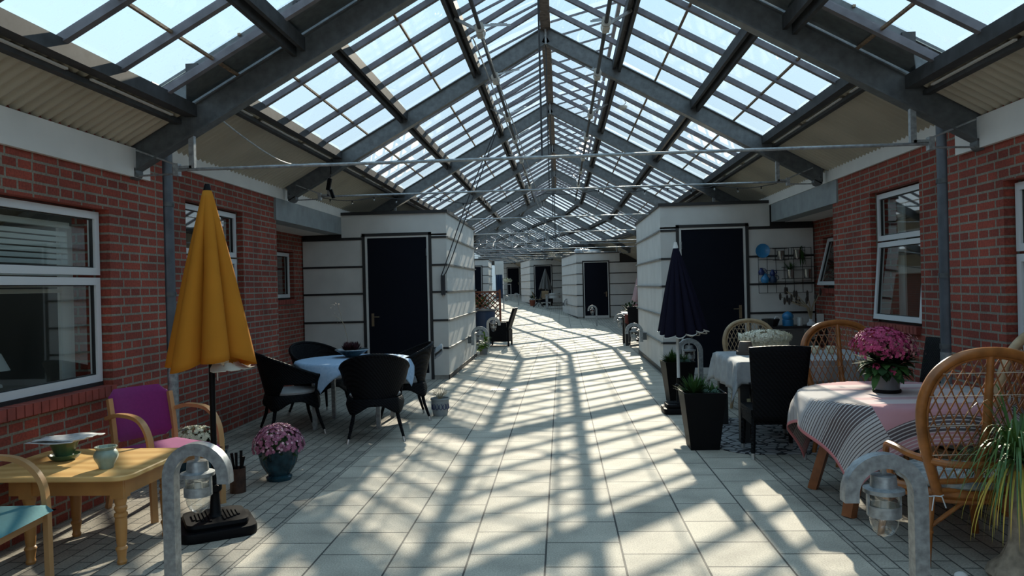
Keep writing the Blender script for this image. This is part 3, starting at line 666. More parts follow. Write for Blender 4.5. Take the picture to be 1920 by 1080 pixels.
# pink flowering plant on the round table
t=thing('potted_flower','big pink flowering plant in a grey pot on the rose striped tablecloth','potted plant',(2.245,5.50,.748),sc=.92)
pot(t,[(0,0),(.092,0),(.094,.02),(.088,.022),(.096,.12),(.101,.16),(.094,.16),(.09,.12),(0,.12)],PGREY)
G().lathe([(.094,0),(.100,.005),(.100,.022),(.092,.025)],28).build('saucer',BLKPL,t)
g=G(); foliage(g,(0,0,.22),(.17,.17,.13),300,.11,.055,8,-.6); g.build('leaves',LEAFD,t,False,stuff=True)
g=G()
for i in range(16):
    a=i*.393; g.leaf((.08*math.cos(a),.08*math.sin(a),.19),(.21*math.cos(a),.21*math.sin(a),.09+.05*(i%3)),.09,.04)
g.leaf((-.1,-.1,.16),(-.16,-.15,.03),.06,.02); g.build('outer_leaves',LEAFG,t,False)
g=G(); flower_heads(g,(0,0,.31),(.23,.22,.17),520,.017,5,.9,9,False,-.25); flower_heads(g,(-.04,0,.33),(.215,.2,.165),300,.02,5,.9,10,True,.0); flower_heads(g,(-.12,-.12,.20),(.02,.02,.03),10,.02,5,.9,11); flower_heads(g,(-.02,-.17,.17),(.02,.02,.03),10,.02,5,.9,12); g.build('blossoms',KALP,t,False,stuff=True)
g=G(); flower_heads(g,(.07,0,.31),(.2,.2,.165),420,.013,5,1,13,False,-.2); g.build('faded_blossoms',KALF,t,False,stuff=True)
# ponytail palm
t=thing('ponytail_palm','ponytail palm with drooping green and yellow leaves at the right picture edge','potted plant',(2.275,4.02,0))
g=G().lathe([(.0,.0),(.12,.0),(.15,.03),(.13,.07),(.085,.12),(.055,.19),(.044,.30),(.038,.45),(.036,.56),(.03,.60)],20,mod=lambda u,v:1+.08*math.sin(u*44+v*9)); g.build('trunk',BARK,t)
rr=random.Random(5)
def blade(g,az,ln,rise,droop,w,base=(0,0,.60)):
    L=[]; d=V(math.cos(az),math.sin(az),0); sd=V(-math.sin(az),math.cos(az),0)
    for i in range(9):
        q=i/8; r=ln*(1-(1-q)**1.5)*.62; z=rise*math.sin(min(1,q*1.5)*math.pi/2)-droop*max(0,q-.22)**1.35
        ww=w*(1-q)**.6 if i else w*.6; p=Vector(base)+d*r+V(0,0,z); L.append((g.b.verts.new(p-sd*ww/2),g.b.verts.new(p+sd*ww/2+V(0,0,ww*.25))))
    for a,b_ in zip(L,L[1:]): g.b.faces.new((a[0],a[1],b_[1],b_[0]))
g=G()
for i in range(150): blade(g,rr.random()*6.283,rr.uniform(.28,.62),rr.uniform(.03,.26),rr.uniform(.22,.55),rr.uniform(.010,.016))
for i in range(44): blade(g,rr.random()*6.283,rr.uniform(.18,.5),rr.uniform(.22,.40),rr.uniform(.05,.3),.013)
g.build('leaves',PALMG,t,False,stuff=True)
g=G()
for i in range(36): blade(g,rr.uniform(2.3,5.4),rr.uniform(.22,.5),rr.uniform(.0,.08),rr.uniform(.35,.62),rr.uniform(.010,.018),(0,0,.57))
g.build('yellow_leaves',PALMY,t,False,stuff=True)
tag(G().ball((1.99,4.03,.02),(.035,.03,.025)).build('pebble',STONE),'white pebble on the paving beside the ponytail palm','stone')
# black tapered planters
def planter(loc,label,seed,rz=0):
    t=thing('tapered_planter',label,'planter',loc,rz,'black tapered planters')
    g=G(); H=.53
    for a,b_,z0,z1 in((.130,.192,0,H),): 
        o1=[(-a,-a,z0),(a,-a,z0),(a,a,z0),(-a,a,z0)]; o2=[(-b_,-b_,z1),(b_,-b_,z1),(b_,b_,z1),(-b_,b_,z1)]; c=b_-.018; i2=[(-c,-c,z1),(c,-c,z1),(c,c,z1),(-c,c,z1)]; i1=[(-c,-c,z1-.05),(c,-c,z1-.05),(c,c,z1-.05),(-c,c,z1-.05)]
        L=[[g.b.verts.new(p) for p in q] for q in(o1,o2,i2,i1)]
        for A,B in zip(L,L[1:]):
            for j in range(4): g.b.faces.new((A[j],A[(j+1)%4],B[(j+1)%4],B[j]))
        g.b.faces.new(L[0][::-1]); g.b.faces.new(L[3])
    g.build('planter_box',BLKPL,t,False)
    rr=random.Random(seed); g=G()
    for k in range(3):
        c=V((-.07,.0,.09)[k]*1.0,(.0,.09,-.02)[k],H-.04)
        for i in range((150,70,60)[k]):
            v=V(rr.gauss(0,1),rr.gauss(0,1),abs(rr.gauss(0,1))+.15).normalized(); g.leaf(c,c+v*(.21,.16,.13)[k]*rr.uniform(.7,1.1),.022,seg=2)
    g.build('spiky_succulent',LEAFG,t,False,stuff=True)
    g=G()
    for k in range(5):
        c=V(.06+.05*math.cos(k*1.9),-.06+.07*math.sin(k*1.9),H-.015)
        for i in range(26):
            a=i*2.4; e=.3+i*.045; g.leaf(c,c+V(math.cos(a)*math.cos(e),math.sin(a)*math.cos(e),math.sin(e)*.8)*.055,.024,seg=2)
    g.build('rosette_succulent',SUCC,t,False,stuff=True)
planter((1.285,7.27,0),'tall black tapered planter with succulents, nearer one beside the grey tablecloth',3)
planter((1.48,10.06,0),'tall black tapered planter with succulents against the right hut corner',8,R(4))
# small stoneware pot
t=thing('stoneware_pot','small grey stoneware pot with blue pattern and a dried plant on the left aisle edge','potted plant',(-1.50,9.25,0))
pot(t,[(0,0),(.085,0),(.095,.05),(.105,.14),(.108,.19),(.118,.195),(.116,.215),(.104,.215),(.1,.18),(0,.18)],M_POT2)
g=G()
for k in range(14):
    a=k*.449
    pts=[(.1045*math.cos(a+.18*math.sin(q)),.1045*math.sin(a+.18*math.sin(q)),.11+.035*math.cos(q)+.005) for q in[i*.7 for i in range(9)]]; g.tube(pts,.004,5)
g.build('blue_pattern',BLUED,t)
g=G()
for i in range(40): a=i*2.4; g.tube([(0,0,.18),(.04*math.cos(a),.04*math.sin(a),.23+.02*(i%3)),(.09*math.cos(a),.09*math.sin(a),.25+.03*(i%4))],.002,4)
g.build('dried_stems',STRAW,t,False)
# rusty tin with tools
t=thing('rusty_tin','rusty tin can holding tool handles beside the purple armchair','can',(-2.545,5.82,0))
G().lathe([(0,0),(.06,0),(.06,.18),(.062,.19),(.056,.19),(.055,.02),(0,.02)],20).build('can',TINR,t)
for k,(x,y,hh,lean) in enumerate(((-.02,.01,.30,-.03),(.015,.015,.32,.01),(.03,-.02,.28,.03),(0,-.02,.31,.0))):
    G().tube([(x,y,.03),(x+lean*.5,y,.2),(x+lean,y,hh)],[.009,.010,.012],8).build('tool_handle',BLKPL,t)
# ------------------------------------------------------------ pine table and what is on it
t=thing('pine_table','low pine table with turned legs before the left window','table',(-2.93,4.58,0))
def rrect(x0,x1,y0,y1,r,n=5):
    o=[]
    for cx_,cy_,a0 in((x1-r,y0+r,-90),(x1-r,y1-r,0),(x0+r,y1-r,90),(x0+r,y0+r,180)):
        for i in range(n+1): a=R(a0+90*i/n); o.append((cx_+r*math.cos(a),cy_+r*math.sin(a)))
    return o
def slab(g,poly,z0,z1,ch=.006):
    rings=[]
    cxm=sum(p[0] for p in poly)/len(poly); cym=sum(p[1] for p in poly)/len(poly)
    for z,k in((z0,1-ch*1.5),(z0+ch,1),(z1-ch,1),(z1,1-ch*1.5)): rings.append([g.b.verts.new((cxm+(x-cxm)*k,cym+(y-cym)*k,z)) for x,y in poly])
    for A,B in zip(rings,rings[1:]):
        for j in range(len(A)): g.b.faces.new((A[j],A[(j+1)%len(A)],B[(j+1)%len(A)],B[j]))
    g.b.faces.new(rings[0][::-1]); g.b.faces.new(rings[-1]); return g
slab(G(),rrect(-.50,.46,-.41,.37,.09),.50,.53).build('tabletop',PINE,t,True,angle=25)
g=G(); g.bx(-.30,.40,-.32,-.30,.40,.50); g.bx(-.30,.40,.21,.23,.40,.50); g.bx(.38,.40,-.3,.22,.40,.50); g.bx(-.30,-.28,-.3,.22,.40,.50); g.build('apron',PINEL,t,False)
lp=[(0,0),(.024,0),(.028,.015),(.022,.03),(.028,.075),(.034,.09),(.03,.1),(.024,.105),(.028,.13),(.034,.24),(.032,.27),(.038,.28),(.036,.295),(.026,.30),(.036,.32),(.036,.33),(.028,.34),(.036,.37),(.036,.40)]
for x,y in((.36,-.30),(.36,.20),(-.19,-.30),(-.24,.20)):
    g=G().lathe(lp,18,(x,y,0)); g.bx(x-.038,x+.038,y-.038,y+.038,.385,.50); g.build('turned_leg',PINEL,t,True,angle=30)
t=thing('green_bowl','dark green bowl on a saucer at the back of the pine table','bowl',(-3.13,4.62,.53),sc=.8)
G().lathe([(0,.0),(.07,.0),(.10,.02),(.115,.045),(.11,.047),(.095,.03),(.0,.025)],28).build('saucer',PGRN,t)
G().lathe([(0,.028),(.06,.028),(.07,.05),(.10,.13),(.118,.15),(.112,.15),(.09,.12),(0,.11)],28).build('bowl',PGRN,t)
g=G(); rr=random.Random(3)
g.surf(lambda u,v:(-3.12+(u-.5)*.34+.02,4.62+(v-.5)*.22,.664+.005*math.sin(u*7+v*4)+.012*u+.004*math.sin(v*13)),14,8)
g.surf(lambda u,v:(-3.15+(u-.5)*.30,4.61+(v-.5)*.24,.655+.004*math.sin(u*6+v*6+1)+.004*u),14,8)
tag(g.build('newspaper',PAPER,None,True,solid=.004),'folded newspaper laid over the dark green bowl','newspaper')
t=thing('sage_pot','pale sage green ceramic pot with a scalloped rim on the pine table','pot',(-2.715,4.385,.53),sc=.82)
G().lathe([(0,0),(.045,0),(.05,.01),(.055,.03),(.078,.07),(.083,.095),(.075,.12),(.062,.135),(.072,.15),(.075,.158),(.067,.158),(.055,.135),(.05,.1),(0,.05)],40,mod=lambda u,v:1+(.04*math.sin(u*2*math.pi*14) if .55<v<.85 else 0)).build('pot_body',PSAGE,t)
# ------------------------------------------------------------ bentwood armchairs
def armchair(label,wool,loc,rz,back=None,backmat=None):
    t=thing('bentwood_armchair',label,'armchair',loc,rz,'bentwood armchairs')
    for s in(-1,1):
        pts=smooth_path([(s*.265,-.30,.665),(s*.27,-.15,.70),(s*.272,.05,.70),(s*.272,.16,.665),(s*.272,.235,.58),(s*.272,.262,.46),(s*.268,.270,.20),(s*.266,.275,0)],4)
        G().ribbon(pts,.042,.026,(1,0,0)).build('arm',BENT,t,True,angle=35)
        pts=smooth_path([(s*.235,-.37,0),(s*.235,-.30,.22),(s*.235,-.26,.42),(s*.235,-.275,.60),(s*.235,-.32,.80)],4)
        G().ribbon(pts,.032,.036,(1,0,0)).build('back_leg',BENT,t,True,angle=35)
    g=G(); g.bar((-.25,.245,.385),(.25,.245,.385),.024,.06); g.bar((-.225,-.26,.385),(.225,-.26,.385),.024,.06)
    for s in(-1,1): g.bar((s*.245,-.26,.385),(s*.255,.245,.385),.024,.06)
    g.build('seat_rail',BENT,t,False)
    g=G(); n=14
    def f(u,v,top):
        x=(u-.5)*.51; y=(v-.5)*.58+.045; e=min(1,4*min(u,1-u,v,1-v)*1.2); return (x*(.96+.04*e),y,.425+(top*(.045*e**.35)))
    g.surf(lambda u,v:f(u,v,1),n,n); g.surf(lambda u,v:f(u,v,-.4),n,n); bmesh.ops.remove_doubles(g.b,verts=g.b.verts,dist=.0008)
    g.build('seat_cushion',wool,t,True,angle=60)
    g=G()
    def fb(u,v,side):
        e=min(1,5*min(u,1-u,v,1-v)); x=(u-.5)*.47; z=.48+v*.38; y=-.265-.17*v*.5-.045*(1-(2*u-1)**2)+side*.022*e**.4
        cr=.04*max(0,1-min(u,1-u)*8)*max(0,1-min(v,1-v)*8); return (x*(1-cr*2),y,z-cr*(1 if v>.5 else -1))
    g.surf(lambda u,v:fb(u,v,1),16,12); g.surf(lambda u,v:fb(u,v,-1),16,12); bmesh.ops.remove_doubles(g.b,verts=g.b.verts,dist=.0008)
    g.build('backrest',backmat or wool,t,True,angle=60)
    return t
armchair('bentwood armchair with purple wool back and magenta seat behind the pine table',PINKP,(-2.90,5.42,0),face_dir(.86,-.50),backmat=PURP)
armchair('bentwood armchair with a turquoise wool seat, cut off by the left picture edge',TEAL,(-3.01,3.64,0),face_dir(1,.1))
# ------------------------------------------------------------ parasols
def parasol(name,label,loc,mat_,rb,zb,zt,ztop_r,nf,base,polecol,capm,seed,lean=(0,0),trim=None,depth=.30,ribbed=False,rz=0,polelow=None):
    t=thing(name,label,'parasol',loc,rz,'closed parasols'); rr=random.Random(seed); ph=[rr.uniform(-.25,.25) for _ in range(nf)]; am=[rr.uniform(.7,1.2) for _ in range(nf)]
    def f(u,v): # u around, v 0 top ->1 bottom
        a=u*2*math.pi; k=u*nf; i=int(k)%nf; fr=k-int(k)
        fold=abs(math.sin(math.pi*fr**(1.35 if nf<10 else 1)))**(.62 if nf<10 else .75); r=ztop_r+(rb-ztop_r)*(v**.92)
        d=depth*min(1,v*2.2)*am[i]; r=r*(1-d+d*1.25*fold); aa=a+ph[i]*.5*v*math.sin(math.pi*fr)
        z=zt-(zt-zb)*v+(.03*(1-fold)*v+.035*math.sin(a*2+seed)*v)
        return (r*math.cos(aa)+lean[0]*v,r*math.sin(aa)+lean[1]*v,z)
    G().surf(f,nf*10,26,True).build('canopy',mat_,t,True,solid=.004,angle=50)
    G().lathe([(0,zt+.045),(.016,zt+.043),(.022,zt+.02),(.030,zt-.015),(.034,zt-.03),(.0,zt-.03)],14).build('finial',capm,t)
    G().tube([(0,0,.07),(0,0,zt)],.019,14).build('pole',polecol,t)
    if trim:
        g=G(); pts=[Vector(f(i/(nf*10),1.0)) for i in range(nf*10)]; g.tube(pts,.006,5,closed=True); g.build('trim',trim,t)
    return t,f
t,f=parasol('parasol','tall closed mustard yellow parasol in the left foreground',(-2.29,4.88,0),MUST,.262,1.085,2.22,.026,6,None,BLKPL,BLKPL,4,depth=.50,rz=.55)
g=G()
def base_slab(t,w,h,m,dw=.0):
    g=G(); slab(g,rrect(-w,w,-w,w,w*.35,6),0,h*.6,.01); q=[(x*.82,y*.82) for x,y in rrect(-w,w,-w,w,w*.35,6)]
    slab(g,q,h*.6,h,.02); 
    for s in(-1,1):
        for k in range(5): g.bar((s*w*.18+k*s*w*.1,-w*.6+k*w*.08,h+.002),(s*w*.18+k*s*w*.1,w*.6-k*w*.08,h+.002),.014,.012)
    g.build('base',m,t,True,angle=30); G().lathe([(.05,h),(.035,h+.02),(.028,h+.15),(.045,h+.17),(.045,h+.22),(.025,h+.23),(.025,h+.30),(0,h+.30)],18).tube([(.0,-.03,h+.19),(0,-.075,h+.19)],.022,10).build('base_socket',m,t)
base_slab(t,.235,.10,BLKPL)
g=G()
for k in range(7): a=-1.5+k*.45; g.leaf((.16*math.cos(a),.16*math.sin(a),1.10),(.27*math.cos(a),.27*math.sin(a),1.06),.10,-.02)
g.build('inner_flap',CREAM,t,False,solid=.003)
G().bx(.03,.035,-.03,.02,.98,1.07).build('care_tag',FASC,t,False)
t,f=parasol('parasol','closed navy blue parasol with white trim before the right hut',(1.37,9.25,0),NAVY,.285,.93,1.98,.02,12,None,WHITE,FASC,9,lean=(.06,-.02),trim=FASC,depth=.22)
base_slab(t,.20,.11,BLKPL)
g=G(); g.tube([(.10,-.1,.98),(.20,-.1,1.0),(.22,-.12,.95),(.29,-.13,1.0)],.0045,6); g.tube([(.06,-.12,.93),(.15,-.12,.90),(.22,-.12,.95)],.0045,6); g.build('rib_ends',FASC,t)
t,f=parasol('parasol','closed pale pink parasol half hidden behind the right hut corner',(2.18,20.7,0),PINKU,.30,1.05,2.15,.02,8,None,WHITE,FASC,2)
base_slab(t,.22,.10,BLKPL)
t,f=parasol('parasol','closed taupe parasol before the navy door of a distant hut',(-.95,47.2,fz(47.2)),TAUPE,.42,.95,2.25,.02,8,None,WHITE,BLKPL,6); base_slab(t,.25,.12,BLKPL)
# ------------------------------------------------------------ black wicker tub chairs (facing +y)
def tub_chair(label,loc,rz):
    t=thing('wicker_tub_chair',label,'chair',loc,rz,'black wicker tub chairs')
    def rim(q): return .64+.25*max(0,math.cos(q*.5*math.pi))**1.3
    def pl_(q,k): # q -1..1 around the back
        a=q*R(128); x=math.sin(a)*.33; y=-math.cos(a)*.33+.02
        if abs(q)>.7: x=math.copysign(.325,q)*(1-.10*(abs(q)-.7)/.3); 
        return x*k,y*k
    def f(u,v):
        q=2*u-1; z1=rim(q); z=.36+(z1-.36)*v; k=.80+.20*v+.06*v*v; x,y=pl_(q,k); y-=.05*v*max(0,math.cos(q*1.57)); return (x,y,z)
    def f0(u,v):
        q=abs(2*u-1); lift=.20*min(1,max(0,(q-.30)/.2))**1; z1=rim(2*u-1); v2=(lift/(z1-.36))+v*(1-lift/(z1-.36)); return f(u,v2)
    G().surf(f0,44,14).build('woven_shell',WICK,t,True,solid=.022,angle=60)
    G().tube([Vector(f(i/44,1)) for i in range(45)],.019,8).build('braided_rim',WICK,t)
    def sk(u,v):
        a=u*2*math.pi; r=.275+.02*v; lo=.27+.07*abs(math.cos(2*a+0))**.6*1 ; lo=.37-.09*abs(math.sin(2*a))**3
        ex=1/max(abs(math.cos(a)),abs(math.sin(a)))**.35; return (r*ex*math.cos(a),r*ex*math.sin(a),lo+(.44-lo)*(1-v))
    G().surf(sk,48,4,True).build('seat_skirt',WICK,t,True,solid=.016,angle=60)
    G().lathe([(0,.425),(.275,.425),(.285,.41),(.27,.40),(0,.40)],32).build('seat',WICK,t)
    G().lathe([(0,.43),(.24,.432),(.262,.445),(.265,.465),(.245,.482),(.12,.488),(0,.485)],32).build('seat_cushion',CUSH,t)
    for s in(-1,1):
        G().tube([(s*.265,.20,.40),Vector(f(.985 if s>0 else .015,.9))],.016,8).build('arm_post',WICK,t)
    for sx,sy in((1,1),(-1,1),(1,-1),(-1,-1)):
        l=G().tube([(sx*.20,sy*.20,.40),(sx*.235,sy*.235,.2),(sx*.275,sy*.285,.045)],[.022,.018,.014],10).build('leg',WICK,t)
        G().cyl((sx*.275,sy*.285,.05),(sx*.283,sy*.295,0),.0155,.014,12).build('leg_tip',SILVER,l)
    return t
tc=tub_chair('black wicker tub chair with its back to the camera, before the blue tablecloth',(-1.97,7.93,0),face_dir(-.25,1))
TCEN=V(-2.42,8.78,0)
for x,y,dx,dy,lb in((-2.98,8.25,.85,.52,'black wicker tub chair nearest the left brick wall, just behind the mauve flowers'),(-3.02,9.40,.75,-.6,'black wicker tub chair behind the table, nearest the brick corner'),(-1.93,9.08,-.95,-.3,'black wicker tub chair right of the blue tablecloth, before the navy hut door')):
    dup(tc,(x,y,0),face_dir(dx,dy),lb)
tag(G().surf(lambda u,v:(-1.52+.10*math.sin(v*3.1)-.03*u,9.02+.22*u,.885-.20*abs(v-.35)+.0*u-(.05*(2*u-1)**2)),6,10).build('grey_throw',GREYC,None,True,solid=.008),'grey cloth hung over the rim of the right-hand wicker tub chair','throw')
# round table with blue cloth
def draped(cx_,cy_,zt,Rr,half,amp=.025,nw=11,n=64,rot=0,m=None,name='tablecloth',label='',cat='tablecloth',rnd_=True,seed=0,drop_extra=0):
    g=G(); uvl=None; b=g.b; vs=[]
    for i in range(n+1):
        row=[]
        for j in range(n+1):
            u=(2*i/n-1)*half; v=(2*j/n-1)*half; r=math.hypot(u,v); a=math.atan2(v,u)
            if rnd_:
                if r<=Rr: p=(u,v,0)
                else:
                    d=r-Rr; w=amp*min(1,d/.18)*math.cos(a*nw+seed); rr_=Rr+.012+min(.03,d*.3)+d*.10+w; p=(rr_*math.cos(a),rr_*math.sin(a),-(d**1.0)*.985-0)
            row.append(b.verts.new(p))
        vs.append(row)
    lay=b.loops.layers.uv.new('cloth')
    for i in range(n):
        for j in range(n):
            f=b.faces.new((vs[i][j],vs[i+1][j],vs[i+1][j+1],vs[i][j+1]))
            for lp_,(a,c) in zip(f.loops,((i,j),(i+1,j),(i+1,j+1),(i,j+1))): lp_[lay].uv=(a/n,c/n)
    o=g.build(name,m,None,True,solid=.004,angle=70); o.location=(cx_,cy_,zt); o.rotation_euler=(0,0,rot); return tag(o,label,cat)
t=thing('round_dining_table','round table under the blue cloth with four slim legs','table',TCEN[:])
G().lathe([(0,.71),(.63,.71),(.64,.72),(.64,.735),(.63,.742),(0,.742)],48).build('tabletop',WICK,t)
for sx,sy in((1,1),(-1,1),(1,-1),(-1,-1)): G().bx(sx*.36-.022,sx*.36+.022,sy*.36-.022,sy*.36+.022,0,.71).build('leg',GALVL,t,False)
draped(TCEN.x,TCEN.y,.748,.65,.68,.012,9,60,R(30),BLUEC,label='pale blue tablecloth with white fold on the round table among the wicker chairs')
t=thing('planted_bowl','wide glazed bowl with dark succulents on the pale blue tablecloth','bowl',(-2.50,9.0,.755))
G().lathe([(0,0),(.08,0),(.085,.012),(.16,.06),(.20,.085),(.193,.088),(.15,.062),(0,.05)],32).build('bowl',PTEAL,t); G().tube([(.198*math.cos(i*.2094),.198*math.sin(i*.2094),.086) for i in range(30)],.006,6,closed=True).build('rim',GALVL,t)
g=G()
for k in range(7):
    c=V(.075*math.cos(k*.9)*(k>0),.06*math.sin(k*.9)*(k>0),.075)
    for i in range(26): a=i*2.4; e=.2+i*.05; g.leaf(c,c+V(math.cos(a)*math.cos(e),math.sin(a)*math.cos(e),math.sin(e)*1.3)*.085,.03,seg=2)
g.build('dark_succulent',HEUCH,t,False,stuff=True)
g=G(); rr=random.Random(2)
for (x,z) in((-.19,.49),(-.16,.63)):
    pts=smooth_path([(-.04,0,.07),(-.06,0,.25),(-.10,0,.40),(x,0,z)],4); g.tube(pts,.0022,5)
    for i in range(26):
        p=pts[-1-int(i*.22)%5]+V(rr.uniform(-.08,.04),rr.uniform(-.02,.02),rr.uniform(-.03,.03)); g.leaf(p,p+V(rr.uniform(-.03,.02),0,rr.uniform(-.015,.02)),.008,seg=2)
g.build('grass_plume',STRAW,t,False)
# ------------------------------------------------------------ right side: round table with rose striped cloth
def clothmat():
    m=bpy.data.materials.new('rose_striped_cloth'); m.use_nodes=True; n,l=nodes_of(m); b=n['Principled BSDF']; b.inputs['Roughness'].default_value=.85
    uv=n.new('ShaderNodeUVMap'); uv.uv_map='cloth'; s=n.new('ShaderNodeSeparateXYZ'); l.new(uv.outputs[0],s.inputs[0])
    ab=n.new('ShaderNodeMath'); ab.operation='SUBTRACT'; ab.inputs[1].default_value=.5; l.new(s.outputs['Y'],ab.inputs[0]); a2=n.new('ShaderNodeMath'); a2.operation='ABSOLUTE'; l.new(ab.outputs[0],a2.inputs[0])
    def ramp(stops):
        r=n.new('ShaderNodeValToRGB'); r.color_ramp.interpolation='CONSTANT'; e=r.color_ramp.elements
        while len(e)>1: e.remove(e[-1])
        e[0].position=0; e[0].color=stops[0][1]
        for p,c in stops[1:]: x=e.new(p); x.color=c
        l.new(a2.outputs[0],r.inputs[0]); return r
    rose=(.45,.22,.24,1); pale=(.56,.45,.44,1); dk=(.085,.062,.065,1); gr=(.36,.34,.34,1); lt=(.45,.42,.41,1)
    base1=ramp([(0,gr),(.10,lt),(.17,gr),(.22,dk),(.33,lt),(.44,rose)]); strp1=ramp([(0,lt),(.10,dk),(.17,dk),(.22,lt),(.33,dk),(.44,pale)])
    base2=ramp([(0,pale),(.10,rose),(.16,pale),(.26,rose),(.395,dk),(.452,rose)]); strp2=ramp([(0,pale),(.10,pale),(.26,rose),(.395,lt),(.452,pale)])  # pale middle bands paint the sunlit tabletop into the cloth colour
    sa=n.new('ShaderNodeMath'); sa.operation='SUBTRACT'; sa.inputs[1].default_value=.5; l.new(s.outputs['X'],sa.inputs[0]); sb=n.new('ShaderNodeMath'); sb.operation='ABSOLUTE'; l.new(sa.outputs[0],sb.inputs[0])
    sc_=n.new('ShaderNodeMath'); sc_.operation='GREATER_THAN'; sc_.inputs[1].default_value=.235; l.new(sb.outputs[0],sc_.inputs[0])
    hem=n.new('ShaderNodeMath'); hem.operation='GREATER_THAN'; hem.inputs[1].default_value=.487; l.new(sb.outputs[0],hem.inputs[0])
    def pick(f,a_,b2):
        x=n.new('ShaderNodeMix'); x.data_type='RGBA'; l.new(f,x.inputs['Factor']); l.new(a_,x.inputs['A']) if not isinstance(a_,tuple) else None; 
        if isinstance(b2,tuple): x.inputs['B'].default_value=b2
        else: l.new(b2,x.inputs['B'])
        return x.outputs['Result']
    bs=pick(sc_.outputs[0],base2.outputs[0],base1.outputs[0]); ss=pick(sc_.outputs[0],strp2.outputs[0],strp1.outputs[0])
    w=n.new('ShaderNodeMath'); w.operation='MULTIPLY'; w.inputs[1].default_value=2*math.pi/.0125; l.new(a2.outputs[0],w.inputs[0]); sn=n.new('ShaderNodeMath'); sn.operation='SINE'; l.new(w.outputs[0],sn.inputs[0]); gt=n.new('ShaderNodeMath'); gt.operation='GREATER_THAN'; gt.inputs[1].default_value=.55; l.new(sn.outputs[0],gt.inputs[0])
    mx=n.new('ShaderNodeMix'); mx.data_type='RGBA'; l.new(gt.outputs[0],mx.inputs['Factor']); l.new(bs,mx.inputs['A']); l.new(ss,mx.inputs['B']); l.new(pick(hem.outputs[0],mx.outputs['Result'],(.55,.20,.22,1)),b.inputs['Base Color'])
    return m
RC=V(2.33,5.45,0)
t=thing('round_wooden_table','round table on splayed wooden legs under the rose striped cloth','table',RC[:])
G().lathe([(0,.70),(.65,.70),(.66,.71),(.66,.73),(.65,.738),(0,.738)],48).build('tabletop',TABW,t)
for a in(215,145,35,-35):
    c,s=math.cos(R(a)),math.sin(R(a)); g=G(); g.ribbon([(c*.38,s*.38,.70),(c*.53,s*.53,.3),(c*.62,s*.62,0)],[.09,.08,.07],.06,(-s,c,0)); g.build('splayed_leg',TABW,t,False)
draped(RC.x,RC.y,.745,.665,.87,.030,9,80,0,clothmat(),label='rose pink tablecloth with grey and brown stripes on the round table',seed=1.0)
